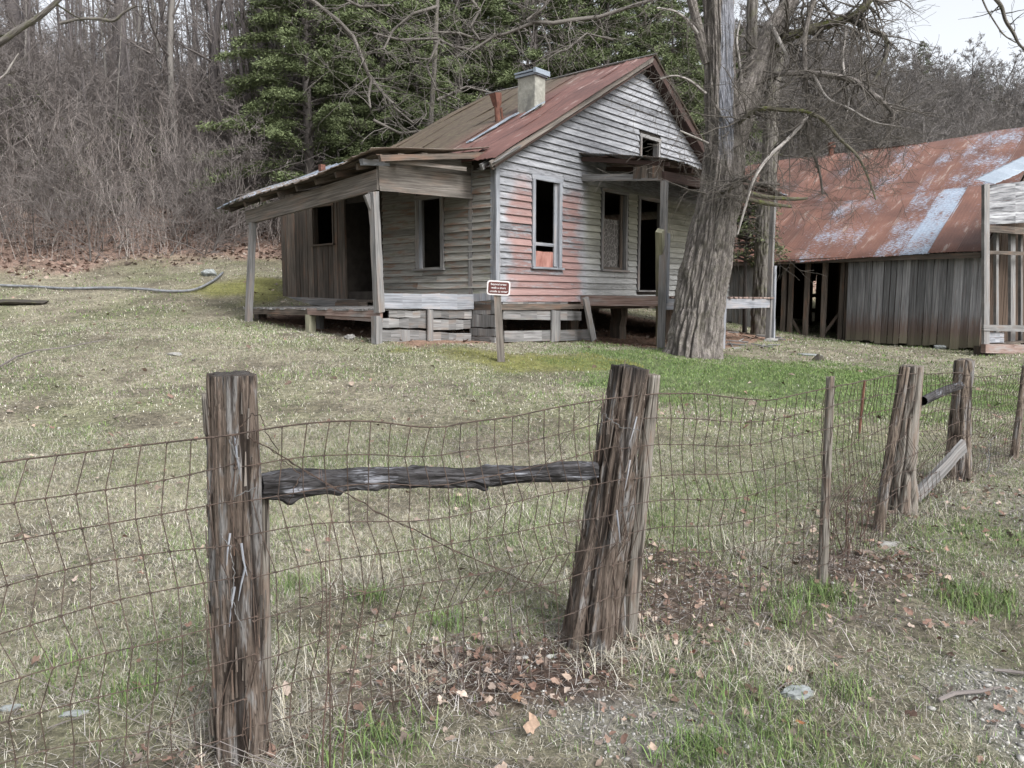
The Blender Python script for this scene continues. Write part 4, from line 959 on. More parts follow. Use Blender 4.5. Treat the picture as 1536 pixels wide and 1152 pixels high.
tag(wirepath([(905,602,3.1),(850,655,3.0),(760,770,2.9),(660,850,2.75),(560,880,2.65),(470,905,2.55)], r=.0014).build('loose_wire', WIRE), 'loose wire slanting down left from the top of the wet-topped post', 'wire')
n_ = N('bright_wire'); WB = n_.out(n_.mix(0., (.11,.11,.11), (.1,.1,.1)), .5)
m = wirepath([(352,668,2.3),(360,640,2.29),(378,621,2.29),(392,624,2.3),(400,650,2.33),(425,690,2.4),(452,712,2.42),(440,735,2.4),(432,760,2.42)], r=.0016, jit=.003)
tag(m.build('loose_wire', WIRE), 'curl of loose wire at the right of the nearest post above the black log', 'wire')
m = wirepath([(330,800,2.29),(345,820,2.28),(352,860,2.28),(347,900,2.28),(362,940,2.28)], r=.0014, jit=.004); m2 = wirepath([(345,660,2.3),(360,700,2.28),(352,745,2.28),(385,730,2.28)], r=.0016, jit=.003)
m.add(m2.v, m2.f, m2.uv); tag(m.build('loose_wire', WB), 'curl of grey wire stapled to the face of the nearest post', 'wire')
tag(wirepath([(958,645,3.0),(930,640,3.02),(905,620,3.05),(900,650,3.08)], r=.0015).build('loose_wire', WB), 'bent wire end stapled near the top of the wet-topped post', 'wire')
# splinters on post faces
def splinters(name, label, parent, spots):
    m = MB()
    for x, y, D, dx, dy in spots:
        a = at(x, y, D); b = at(x+dx, y+dy, D-.02-random.random()*.02); m.tube([a, a.lerp(b,.5)+Vector((0,-.006,0)), b], [.004,.003,.001], 4)
    return m.build(name, W_PALE, parent)
for po, spots in ((p1, [(x,y,2.33,random.uniform(-12,12),random.uniform(25,70)) for x,y in ((352,655),(345,800),(362,815),(368,850),(352,880))]),
                  (p2, [(x,y,b2.y-.14,random.uniform(-14,6),random.uniform(20,60)) for x,y in ((955,625),(945,690),(925,765))])):
    splinters('splinters', None, po, spots)
def fibres(parent, b, t, r0, r1, N_, seed, mat, L0=.05, L1=.18):
    rg = random.Random(seed); m = MB(); ax = (t-b)
    for k in range(N_):
        f = rg.uniform(.02, .93); a = rg.uniform(math.pi*.95, math.pi*2.05); R = lerp(r0, r1, f); c = b+ax*f
        n_ = Vector((math.cos(a), math.sin(a), 0)); L_ = rg.uniform(L0, L1); w = rg.uniform(.003, .009); o = R*.90
        p0 = c+n_*o; p1 = c+ax.normalized()*L_+n_*(R*lerp(.92, .97, rg.random())+rg.uniform(-.002,.004)); m.beam(p0, p1, w, .004, up=n_, n=3, j=.001, w1=w*.3)
    return m.build('split_fibres', mat, parent)
fibres(p1, b1, t1, .108, .078, 55, 1, W_BROWN, .03, .13); fibres(p1, b1, t1, .108, .078, 35, 2, W_MIX, .03, .12)
fibres(p2, b2, t2, .135, .09, 60, 3, W_BROWN, .03, .13); fibres(p2, b2, t2, .135, .09, 55, 4, W_MIX, .03, .13)
# ------------------------------------------------------------ big tree
TD = G(1035,533).y
def tp_(pts, D0=None):
    D0 = D0 or TD; out = []; rad = []
    for p in pts:
        D = D0+(p[3] if len(p) > 3 else 0); out.append(at(p[0], p[1], D)); rad.append(p[2]*D/1150/2)
    return out, rad
tree = thing('walnut_tree', G(1035,533), 'big leaning forked tree with furrowed grey bark standing at the front porch', 'tree')
P_, R_ = tp_([(1036,550,82),(1036,532,80),(1046,480,77),(1054,430,74),(1061,400,72),(1068,350,67),(1077,300,63),(1083,260,62),(1086,225,62),(1085,190,57),(1082,150,50),(1081,100,47),(1080,60,46),(1078,0,45),(1074,-70,42),(1070,-200,36)])
def tfl(TH_, Z_): return .27*np.exp(-Z_*3.2)*(1+.5*np.cos(4*TH_+.5)+.3*np.cos(7*TH_))+.02
trunk = rough_tube('trunk', P_, R_, WALNUT, tree, seed=61, na=300, dz=.016, amp=.11, nt=36, zs=1.9, fine=.03, flare=tfl, crack=1.8)
TWG = bark('twig_bark', [(.3,(.16,.145,.135)),(.7,(.40,.38,.36))], (.1,.09,.08), (4,20), bump=.004)
MOSSY = bark('mossy_limb', [(.3,(.06,.055,.04)),(.6,(.13,.12,.09)),(.8,(.2,.19,.16))], (.04,.04,.02), (5,30), moss=.9, bump=.01)
def limb(pts, mat=WALNUT, name='limb', parent=None, seed=0, **kw):
    P, R = tp_(pts); return rough_tube(name, P, R, mat, parent or tree, seed=seed, na=40, dz=.04, amp=.10, nt=12, zs=2.4, fine=.03, cap=False, **kw)
F1 = limb([(1096,225,40,.02),(1107,180,46,.03),(1119,140,44,.08),(1134,98,41,.14),(1146,70,34,.2),(1163,38,26,.25),(1186,2,24,.3),(1215,-50,20,.4)], seed=62)
F2 = limb([(1126,110,20,.1),(1127,80,17,.1),(1127,30,17,.15),(1130,-20,16,.2),(1134,-80,14,.2)], seed=63, mat=BARK2)
F3 = limb([(1060,95,14,-.02),(1050,55,15,-.05),(1043,25,14,-.1),(1035,-10,13,-.15),(1028,-50,11,-.2)], seed=64)
LIMBS = []
def L(pts, mat=WALNUT, seed=0, tw=1., w=1.):
    o = limb([(x, y, ww*w, dd) for x, y, ww, dd in pts], mat, seed=seed); LIMBS.append((pts, tw)); return o
L([(1097,196,8,-.1),(1112,180,8,-.3),(1127,169,8,-.45),(1147,161,7,-.6),(1170,165,6.5,-.7),(1207,166,6,-.8),(1237,180,5.5,-1.),(1260,210,5,-1.1),(1286,232,4,-1.2),(1301,262,3.2,-1.2),(1314,300,2,-1.2)], MOSSY, 71)
L([(1146,78,22,.2),(1165,62,19,.2),(1200,49,17,.1),(1237,38,16,0),(1279,26,15,-.2),(1297,9,14,-.3),(1312,-12,13,-.3),(1330,-60,11,-.3)], MOSSY, 72, w=.8)
L([(1279,30,11,-.2),(1305,45,8,-.3),(1331,54,7,-.4),(1329,86,6,-.4),(1314,118,5,-.4),(1301,129,4,-.4)], BARK2, 73)
L([(1232,-30,9,-.3),(1215,15,8,-.4),(1207,50,7,-.4),(1206,105,7,-.4),(1212,150,6.5,-.4),(1211,210,5.5,-.4),(1230,255,4,-.4),(1234,292,3,-.4)], WALNUT, 74)
L([(1140,120,9,.1),(1170,110,8,-.2),(1219,109,8,-.5),(1260,116,8.5,-.7),(1282,120,8,-.8),(1305,139,8,-.9),(1327,154,7,-1.),(1342,169,6,-1.),(1335,199,5,-1.),(1316,221,4,-1.)], WALNUT, 75)
L([(1211,170,6,-.5),(1207,182,5.5,-.6),(1181,210,5.5,-.8),(1151,236,5,-1.),(1129,270,4,-1.1),(1121,300,3.5,-1.1),(1106,352,2.5,-1.1)], TWG, 76)
L([(1080,300,12,-.2),(1090,288,9,-.35),(1100,272,8,-.5),(1110,266,7,-.6),(1129,275,5,-.8),(1170,277,4,-.9)], WALNUT, 77)
L([(1092,192,6,-.25),(1083,172,5,-.3),(1072,157,4,-.35)], WALNUT, 78, tw=.2)
L([(1157,38,7,.1),(1170,64,6,-.1),(1178,80,5,-.15),(1183,86,3,-.15)], TWG, 79, tw=.3)
L([(1046,50,6,-.1),(1030,28,4,-.2),(1010,15,3.2,-.3),(985,12,2.5,-.4)], TWG, 80)
L([(1058,140,5,-.1),(1035,120,3.5,-.3),(1012,112,3,-.5),(990,118,2,-.6)], TWG, 81)
L([(1062,215,4,-.2),(1040,205,3,-.4),(1020,196,2.4,-.5)], TWG, 82, tw=.5)
L([(1270,40,7,-.2),(1262,90,4,-.5),(1275,150,3.5,-.7),(1265,190,2.5,-.8)], TWG, 83)
L([(1219,110,5,-.5),(1240,150,4,-.7),(1270,160,3.5,-.9),(1310,185,3,-1.),(1350,190,2.2,-1.1)], TWG, 84)
L([(1112,128,7,.0),(1110,100,5,-.1),(1104,60,3.5,-.1),(1110,30,2.5,-.1)], TWG, 85)
def grow(mb, p, d, L_, r, depth, rg, ns=3, curl=.35, up=.1, kids=(3,5), rmin=.0012, shrink=.55, spread=(.4,1.0)):
    n = max(3, int(4+depth)); pts = [p]; rad = [r]; step = L_/n
    for i in range(n):
        d = (d+Vector((rg.gauss(0,curl), rg.gauss(0,curl), rg.gauss(0,curl)+up))*.35).normalized(); p = p+d*step; pts.append(p); rad.append(max(rmin, r*(1-(i+1)/n*.75)))
    mb.tube(pts, rad, ns if r > .006 else 3, cap=False)
    if depth <= 0: return
    for k in range(rg.randint(*kids)):
        i = rg.randint(1, n); a = rg.uniform(*spread); base = (pts[i]-pts[i-1]).normalized()
        s, t = _perp(base); ph = rg.uniform(0, 6.283); nd = (base*math.cos(a)+(s*math.cos(ph)+t*math.sin(ph))*math.sin(a)).normalized()
        grow(mb, pts[i], nd, L_*shrink*rg.uniform(.6,1.2), rad[i]*.6, depth-1, rg, ns, curl, up, kids, rmin, shrink, spread)
rg = random.Random(5); m = MB()
for pts, tw in LIMBS:
    P, R = tp_(pts)
    for i in range(1, len(P)):
        for k in range(int(round(8*tw+rg.random()*tw))):
            c = P[i-1].lerp(P[i], rg.random()); d = Vector((rg.gauss(0,1), rg.gauss(0,.8), rg.gauss(-.15,.8))).normalized()
            grow(m, c, d, rg.uniform(.3,1.15), max(.005, R[i]*.32), 2, rg, 4, .5, -.05, (2,4), .0024)
m.build('twigs', TWG, tree, smooth=True)
# mossy fallen branches on the porch roof end
for pts, lab in (([(1105,285,6,0),(1150,296,7,0),(1200,299,6,0),(1211,297,3,0)], 'mossy dead branch lying on the right end of the front porch roof, upper one'), ([(1110,296,6,0),(1150,305,8,0),(1187,310,4,0)], 'shorter mossy dead branch drooping off the right end of the front porch roof')):
    P, R = tp_(pts, 15.0); tag(rough_tube('dead_branch', P, R, MOSSY, seed=90, na=20, dz=.04, amp=.15), lab, 'branch')
# second trunk behind
TD2 = 19.0
t2_ = thing('forest_tree', Vector((at(1143,470,TD2).x, TD2, gz(at(1143,470,TD2).x, TD2))), 'dark trunked tree standing just behind the big forked tree, before the barn', 'tree')
P_, R_ = tp_([(1143,500,34),(1143,455,32),(1145,400,30),(1150,300,26),(1155,225,23),(1158,137,20),(1168,88,18),(1173,39,17),(1177,0,16),(1185,-90,14),(1190,-200,10)], TD2)
rough_tube('trunk', P_, R_, BARK2, t2_, seed=95, na=80, dz=.05, amp=.1, nt=20, zs=2)
m = MB(); rg = random.Random(8)
for i in range(4, len(P_)):
    for k in range(3): grow(m, P_[i], Vector((rg.gauss(0,1), rg.gauss(0,1), .3)).normalized(), rg.uniform(1.,2.4), .03, 3, rg, 4, .4, .05, (2,4), .004)
m.build('branches', BARK2, t2_, smooth=True)

# overhanging boughs from trees outside the frame
def bough(pts, D, label, seed, mat=BARK2, tw=3, tl=(.3,.8)):
    P, R = tp_(pts, D); o = rough_tube('overhanging_branch', P, R, mat, seed=seed, na=20, dz=.03, amp=.1, cap=False); tag(o, label, 'branch'); rg = random.Random(seed); m = MB()
    for i in range(1, len(P)):
        for k in range(tw): grow(m, P[i-1].lerp(P[i], rg.random()), Vector((rg.gauss(0,1), rg.gauss(0,.6), rg.gauss(0,.8))).normalized(), rg.uniform(*tl), max(.004,R[i]*.4), 1, rg, 4, .4, 0, (1,3), .002)
    m.build('twigs', mat, o)
bough([(1480,-30,7,0),(1493,0,6,0),(1502,6,6,0),(1508,33,5,0),(1520,48,5,0),(1527,67,4,0),(1545,80,3,0)], 9, 'dark crooked bough hanging into the white sky at the top right corner', 101, tw=2, tl=(.15,.4))
bough([(1466,-20,2.4,0),(1480,14,2.4,0),(1492,33,2,0),(1505,53,2,0),(1524,64,1.5,0)], 9.5, 'thin drooping twig against the white sky left of the dark crooked bough', 102, tw=1, tl=(.08,.2))
bough([(-30,88,10,0),(0,64,10,0),(30,42,9,0),(60,25,8,0),(88,0,7,0),(110,-25,6,0)], 8, 'smooth grey bough crossing the top left corner', 103, tw=1)
bough([(-10,125,3,0),(8,112,3,0),(18,95,2.5,0),(28,80,1.5,0)], 8.5, 'pale greenish twig at the left edge below the grey bough', 104, tw=1, tl=(.1,.3), mat=TWG)
bough([(90,35,4.5,0),(120,28,4.5,0),(150,28,5,0),(172,33,5,0),(185,18,4,0),(205,8,3.5,0)], 12, 'wavy dark branch hanging near the top left corner of the wood', 105, tw=1, tl=(.2,.5))

# pale dead tree behind the house
DD = 23.
dead = thing('dead_tree', Vector((at(640,300,DD).x, DD, gz(at(640,300,DD).x, DD))), 'pale bare tree with twisting limbs spreading over the evergreens behind the roof', 'tree')
P_, R_ = tp_([(640,430,12),(640,300,9),(645,200,8),(652,100,7),(655,20,6),(660,-60,5)], DD); rough_tube('trunk', P_, R_, BARK2, dead, seed=111, na=40, dz=.08, amp=.1)
PB = bark('pale_bark', [(.3,(.24,.235,.225)),(.7,(.48,.47,.46))], (.12,.11,.1), (4,20), bump=.004)
m = MB(); rg = random.Random(14); D0 = 21.5
for pts in ([(448,-15,6),(478,8,6),(508,32,6),(530,55,6.5),(540,80,6),(548,100,6),(556,120,5),(553,145,4),(556,162,3)], [(552,112,5),(572,138,4),(590,156,3.5)],
            [(1010,-10,4),(960,5,5),(900,25,6),(860,30,6),(830,35,6),(790,32,5)], [(800,34,5),(760,50,4.5),(720,60,4),(690,50,3.5),(650,48,3)], [(745,52,4),(710,75,4),(680,70,4),(655,58,4),(600,60,4),(560,50,3)], [(660,58,4),(640,100,3.5),(655,135,3),(690,150,2.5)],
            [(655,10,5),(620,20,4),(590,45,4),(575,75,3)], [(655,150,4),(700,130,3.5),(740,140,3)], [(560,180,4),(600,200,4),(650,195,4),(690,178,3.5),(710,168,3)],[(920,60,3),(880,50,3),(850,75,3),(820,80,2)],[(590,160,3),(620,185,3),(640,170,2)],
            [(700,-10,5),(720,15,4),(705,40,4),(720,60,3)],[(830,-10,4),(815,12,4),(790,30,3)],[(500,-10,4),(540,10,4),(590,8,3)]):
    P, R = tp_([(x,y,w,rg.uniform(-.3,.3)) for x,y,w in pts], D0); R = [max(r, .022) for r in R]; m.tube(P, R, 6, cap=False, rj=.15)
    for i in range(1, len(P)):
        for k in range(5): grow(m, P[i-1].lerp(P[i], rg.random()), Vector((rg.gauss(0,1), rg.gauss(0,.8), rg.gauss(-.1,.8))).normalized(), rg.uniform(.5,1.5), .016, 2, rg, 4, .5, 0, (1,3), .006)
m.build('branches', PB, dead, smooth=True)

# ------------------------------------------------------------ forest
FTW = bark('forest_twig_bark', [(.3,(.17,.15,.14)),(.7,(.34,.31,.295))], (.14,.125,.12), (4,20), bump=.004)
FBR = bark('forest_bark', [(.25,(.08,.07,.066)),(.5,(.19,.17,.158)),(.8,(.33,.305,.285))], (.10,.09,.085), (2,14), bump=.02)
def proto_tree(seed, Ht, r, straight=True, first=.35, nb=16, blen=.22, depth=3, tw=.006):
    rg = random.Random(seed); t = MB(); b = MB(); n = 14; p = Vector((0,0,-.4)); d = Vector((rg.gauss(0,.04), rg.gauss(0,.04), 1)).normalized(); pts = [p]; rad = [r*1.25]
    for i in range(n):
        d = (d+Vector((rg.gauss(0,1), rg.gauss(0,1), 0))*(.035 if straight else .10)+Vector((0,0,.05))).normalized(); p = p+d*Ht/n; pts.append(p); rad.append(r*(1-(i+1)/n*.85))
    t.tube(pts, rad, 8, cap=False, rj=.06)
    for k in range(nb):
        f = lerp(first, 1., (k+rg.random())/nb); i = min(n-1, int(f*n)); c = pts[i].lerp(pts[i+1], f*n-i); ph = rg.uniform(0,6.283); el = rg.uniform(.2,1.0)
        dd = Vector((math.cos(ph)*math.cos(el), math.sin(ph)*math.cos(el), math.sin(el)))
        grow(b, c, dd, Ht*blen*(1.25-f)*rg.uniform(.6,1.3), max(.012, rad[i]*.45), depth, rg, 4, .3, .08, (3,5), tw, .58)
    return t, b
def set_proto(tb, names=('trunk','branches')):
    r = bpy.data.objects.new('forest_tree', None); COL.objects.link(r); ORG[r.name] = Vector((0,0,0))
    o1 = tb[0].build(names[0], FBR, r, origin=(0,0,0), smooth=True); o2 = tb[1].build(names[1], FTW, r, origin=(0,0,0), smooth=True)
    return r, [o1, o2]
USED = set()
def place(proto, loc, rz_, sc, label, cat, group=None, tilt=(0,0), mats=None):
    r, ch = proto
    if r.name in USED:
        r2 = r.copy(); COL.objects.link(r2); ch2 = []
        for c in ch:
            c2 = c.copy(); COL.objects.link(c2); c2.parent = r2; ch2.append(c2)
        r, ch = r2, ch2
    USED.add(r.name)
    r.location = loc; r.rotation_euler = (tilt[0], tilt[1], rz_); r.scale = (sc, sc, sc) if not hasattr(sc, '__len__') else sc
    for k in ('label','category','group'):
        if k in r: del r[k]
    return tag(r, label, cat, group)
poles = [set_proto(proto_tree(200+i, 15, .13, True, .3, 16, .16, 2, .009)) for i in range(4)]
bare = [set_proto(proto_tree(300+i, 9, .12, False, .15, 20, .34, 3, .010)) for i in range(5)]
HBR = bark('hazed_hillside_bark', [(.3,(.17,.158,.15)),(.7,(.34,.325,.31))], (.14,.13,.125), (4,20), bump=.004)  # distance haze is put into this paler grey bark colour
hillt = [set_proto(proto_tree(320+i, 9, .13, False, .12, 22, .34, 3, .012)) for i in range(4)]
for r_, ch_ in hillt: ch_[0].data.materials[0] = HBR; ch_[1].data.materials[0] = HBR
shr = [set_proto(proto_tree(340+i, 4, .035, False, .02, 18, .5, 3, .006)) for i in range(4)]
for r_, ch_ in shr: r_.name = 'leafless_shrub'; ch_[0].name = 'stem'
rg = random.Random(77)
GL = 'tall bare trees on the slope left of the house'; GR = 'bare grey trees on the hillside behind the barn'; GM = 'bare trees on the slope behind the house'
# named trunks of the left wood
def trunk_at(px, py, D, w, lab, pi, mat=None):
    x = at(px, 450, D).x; z = gz(x, D); sc = w*D/1150/.26*1.15
    o = place(poles[pi], (x, D, z), rg.uniform(0,6.28), (sc, sc, max(1., sc*.9)), lab, 'tree', GL, (rg.gauss(0,.02), rg.gauss(0,.02)))
    if mat:
        c = [q_ for q_ in o.children if q_.name.startswith('trunk')][0]; c.material_slots[0].link = 'OBJECT'; c.material_slots[0].material = mat
    return o
PALEB = bark('mottled_pale_bark', [(.3,(.20,.195,.18)),(.7,(.42,.42,.40))], (.16,.15,.14), (2,8), patch=[(.3,(.03,.028,.025)),(.6,(.12,.11,.10))], bump=.01)
GREYB = bark('light_grey_bark', [(.3,(.13,.12,.118)),(.7,(.29,.275,.275))], (.10,.09,.09), (2,14), bump=.01)
trunk_at(276,220,25.5,10.5,'pale mottled trunk with dark blotches, standing out in the wood left of the house',0,PALEB)
trunk_at(213,200,25.5,15,'thick straight trunk left of the pale mottled one in the left wood',1,GREYB)
trunk_at(318,200,26,12,'slim straight trunk just right of the pale mottled one',2,GREYB)
trunk_at(60,120,32,17,'thick pale trunk near the left edge, behind the grey bough',3,GREYB)
trunk_at(392,200,26,12,'leaning trunk beside the left edge of the evergreens',3,GREYB)
trunk_at(78,60,36,14,'dark straight trunk second from the left edge',2)
lp = []
while len(lp) < 215:
    px = rg.uniform(-120, 520); D = rg.uniform(24, 60); x = (px-768)/1157*D
    if D < 24.5+.55*x: continue
    a = rg.uniform(.3,.72); lp.append((x, D, a, a*rg.uniform(1.1,1.7)))
lp.sort(key=lambda a: a[1])
for i, (x, D, sa_, sb_) in enumerate(lp[:100]):
    place(poles[i % 4], (x, D, gz(x, D)), rg.uniform(0,6.28), (sa_, sa_, sb_), 'slender bare tree in the dense grey wood left of the house', 'tree', GL, (rg.gauss(0,.05), rg.gauss(0,.05)))
def mass(name, label, protos, spots, mat, seed):
    rr = random.Random(seed); Vs = []; Ls = []; base = 0; cache = []
    for r, ch in protos:
        V = []; F = []; b = 0
        for c in ch:
            me = c.data; v = np.empty(len(me.vertices)*3, dtype=np.float32); me.vertices.foreach_get('co', v); l = np.empty(len(me.loops), dtype=np.int32); me.loops.foreach_get('vertex_index', l)
            V.append(v.reshape(-1,3)); F.append(l+b); b += len(me.vertices)
        cache.append((np.concatenate(V), np.concatenate(F)))
    for k, (x, y, sx, sz) in enumerate(spots):
        V, F = cache[k % len(cache)]; a = rr.uniform(0, 6.28); c_, s_ = math.cos(a), math.sin(a)
        P = np.stack([(V[:,0]*c_-V[:,1]*s_)*sx+x+V[:,2]*rr.gauss(0,.03), (V[:,0]*s_+V[:,1]*c_)*sx+y, V[:,2]*sz+gz(x, y)], 1); Vs.append(P); Ls.append(F+base); base += len(P)
    L_ = np.concatenate(Ls); return tag(np_mesh(name, np.concatenate(Vs), L_, np.arange(0, len(L_), 4), mat), label, 'wood', None, 'stuff')
sp = []
while len(sp) < 190:
    px = rg.uniform(1080, 1640); D = rg.uniform(31, 80); x = (px-768)/1157*D
    if D < 27.5+.55*x: continue
    s_ = rg.uniform(.6, 1.0); sp.append((x, D, s_, s_))
sp.sort(key=lambda a: a[1])
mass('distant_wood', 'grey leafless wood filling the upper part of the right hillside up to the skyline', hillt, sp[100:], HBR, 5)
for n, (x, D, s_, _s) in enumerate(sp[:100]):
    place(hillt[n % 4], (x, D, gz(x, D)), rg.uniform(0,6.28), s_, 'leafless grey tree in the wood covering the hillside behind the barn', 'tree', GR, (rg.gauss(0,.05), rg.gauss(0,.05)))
n = 0
while n < 26:
    px = rg.uniform(380, 1100); D = rg.uniform(27, 55); x = (px-768)/1157*D
    if D < 26+.55*x: continue
    place((poles+bare)[n % 9], (x, D, gz(x, D)), rg.uniform(0,6.28), rg.uniform(.7,1.1), 'bare tree among the evergreens on the slope behind the house', 'tree', GM, (rg.gauss(0,.05), rg.gauss(0,.05))); n += 1
mass('distant_wood', 'far grey trunks of the left wood standing along the crest against the pale sky', poles, lp[100:], FBR, 6)
n = 0
while n < 115:
    px = rg.uniform(-100, 470); D = rg.uniform(20.5, 42); x = (px-768)/1157*D
    if D < 26.3+.55*x: continue
    place(shr[n % 4], (x, D, gz(x, D)), rg.uniform(0,6.28), rg.uniform(.5,1.35), 'leafless many stemmed shrub in the tangle below the wood left of the house', 'shrub', 'leafless shrubs on the left slope', (rg.gauss(0,.2), rg.gauss(0,.2))); n += 1
for r_, ch_ in poles+bare+hillt+shr: assert r_.name in USED

# evergreens --------------------------------------------------------------
def leafmat(name, a, b, c):
    n = N(name); r = n.rnd(); g = n.noise(n.obj(), .9, 3)
    col = n.ramp(n.math('ADD', n.math('MULTIPLY', r, .6), n.math('MULTIPLY', n.math('SUBTRACT', g, .3), 1.)), [(.2, a), (.55, b), (.9, c)])
    n.b.inputs['Subsurface Weight'].default_value = 0; return n.out(col, .7)
CEDAR = leafmat('evergreen_foliage', (.068,.085,.04), (.108,.135,.062), (.15,.18,.088))
YOUNG = leafmat('olive_foliage', (.05,.06,.03), (.09,.11,.05), (.14,.16,.08))
def evergreen(seed, Ht, rad, nb=90, dens=36, lsz=.10, droop=.35, start=.06):
    rr = np.random.default_rng(seed); t = MB(); t.tube([Vector((0,0,-.3)), Vector((.05,0,Ht*.5)), Vector((0,.03,Ht))], [Ht*.018, Ht*.011, .015], 8, cap=False)
    tb = MB(); Cs = []; Ds = []
    for k in range(nb):
        f = start+(1-start)*((k+rr.random())/nb)**.85; z = Ht*f; ph = k*2.399+rr.normal()*.3; Lb = rad*(1-f)**.75*rr.uniform(.55,1.15)+.25
        pts = []; el = rr.uniform(.05,.5)
        for i in range(7):
            s = i/6; pts.append(np.array([math.cos(ph)*Lb*s, math.sin(ph)*Lb*s, z+Lb*s*el-droop*Lb*s*s]))
        tb.tube([Vector(p) for p in pts], [.02+.01*(1-f)*3]*3+[.014]*2+[.008]*2, 4, cap=False)
        ns = int(dens*Lb)
        for q_ in range(ns):
            s = rr.uniform(.15, 1.05)**.8; i = min(5, int(s*6)); p = pts[i]+(pts[i+1]-pts[i])*(s*6-i)
            # a spray: twig with leaves both sides
            ang = ph+rr.choice([-1,1])*rr.uniform(.3,1.1); sl = rr.uniform(.2,.55)*(1.15-s*.5); dv = np.array([math.cos(ang), math.sin(ang), rr.uniform(-.5,.15)])
            nl = rr.integers(5, 10); tt = rr.random(nl)
            c = p+dv*sl*tt[:,None]+rr.normal(size=(nl,3))*.05; Cs.append(c); Ds.append(np.tile(dv,(nl,1))+rr.normal(size=(nl,3))*.45)
    C = np.concatenate(Cs); D = np.concatenate(Ds); D /= np.linalg.norm(D, axis=1)[:,None]; n = len(C)
    s = np.cross(D, rr.normal(size=(n,3))); s /= np.linalg.norm(s, axis=1)[:,None]; l = lsz*rr.uniform(.6,1.5,n)[:,None]; w = l*.17
    V = np.stack([C-D*l*.5, C+s*w, C+D*l*.6, C-s*w], 1).reshape(-1,3)
    return t, tb, V
def set_ever(seed, mat=CEDAR, **kw):
    t, tb, V = evergreen(seed, **kw); r = bpy.data.objects.new('evergreen_tree', None); COL.objects.link(r); ORG[r.name] = Vector((0,0,0))
    a = t.build('trunk', FBR, r, origin=(0,0,0), smooth=True); b = tb.build('branches', FBR, r, origin=(0,0,0)); c = np_mesh('crown', V, np.arange(len(V)), np.arange(0, len(V), 4), mat, r)
    return r, [a, b, c]
ev = [set_ever(400, Ht=11, rad=3.6, nb=160, dens=74, lsz=.085), set_ever(401, Ht=9, rad=3.0, nb=140, dens=72, lsz=.085, droop=.5), set_ever(402, Ht=7, rad=2.4, nb=100, dens=64, lsz=.085)]
jun = [set_ever(405, YOUNG, Ht=3.9, rad=1.0, nb=60, dens=26, lsz=.085, start=.5)]
yv = [set_ever(403, YOUNG, Ht=3.2, rad=1.1, nb=46, dens=13, lsz=.11), set_ever(404, YOUNG, Ht=9, rad=2., nb=80, dens=16, lsz=.17)]
GE = 'evergreen trees behind the house'
def ever(i, px, D, sc, lab, group=GE, pr=None, dz=0):
    x = at(px, 450, D).x; return place((pr or ev)[i], (x, D, gz(x, D)+dz), rg.uniform(0,6.28), sc, lab, 'evergreen tree', group)
ever(0,470,24.5,1.0,'broad evergreen rising behind the left porch roof, leftmost of the big ones')
ever(1,575,26.5,1.15,'dense evergreen behind the pale dead branches, second from the left')
ever(0,690,29,1.05,'tall evergreen directly behind the chimney')
ever(1,630,25,.8,'lower evergreen peeping over the mossy rear roof')
ever(0,800,31,1.1,'evergreen right of the chimney behind the ridge')
ever(0,905,32,1.05,'evergreen behind the middle of the red roof ridge')
ever(1,1000,30,1.1,'evergreen behind the gable peak, beside the big forked tree')
ever(2,1128,27,.62,'dark evergreen seen between the forked tree and the barn')
ever(1,530,33,1.2,'far dark evergreen high on the slope left of the dead tree')
ever(0,740,37,1.1,'far evergreen high above the chimney')
ever(0,1050,36,1.0,'far evergreen behind the forked tree')
ever(1,860,38,1.,'far evergreen high above the red roof')
ever(0,455,33,1.1,'far evergreen high above the left porch roof end')
ever(1,640,39,1.2,'far evergreen between the dead tree and the chimney')
ever(0,960,35,1.2,'far evergreen just left of the gable peak')
ever(1,410,28,.75,'evergreen at the left end of the evergreen row')
ever(0,575,42,1.2,'topmost far evergreen above the porch roof')
ever(0,215,25.5,1.0,'small dark leafy evergreen in the brush left of the house', None, yv)
ever(0,60,24.5,1.1,'olive green leafy shrub in the brush near the left edge', None, yv)
ever(0,130,24,.8,'thin olive shrub between the dark one and the left edge', None, yv)
ever(0,1119,19.6,1.,'mossy green juniper between the second trunk and the big forked tree', None, jun, dz=-.2)
GH = 'evergreens on the right hillside'
for px, D, sc, lab in ((1365,72,1.,'tall pointed evergreen on the skyline of the right hill'),(1408,71,.75,'shorter pointed evergreen just right of the tallest on the skyline'),(1448,70,.8,'dark evergreen at the middle of the right skyline'),(1475,69,.75,'evergreen near where the right skyline drops'),(1240,60,.5,'small evergreen low on the right hillside behind the thick limb'),(1510,72,.6,'small evergreen on the falling skyline at the far right'),(1425,76,.7,'far pointed evergreen behind the short one on the skyline')):
    ever(1, px, D, (sc*.8, sc*.8, sc*.95), lab, GH, yv)

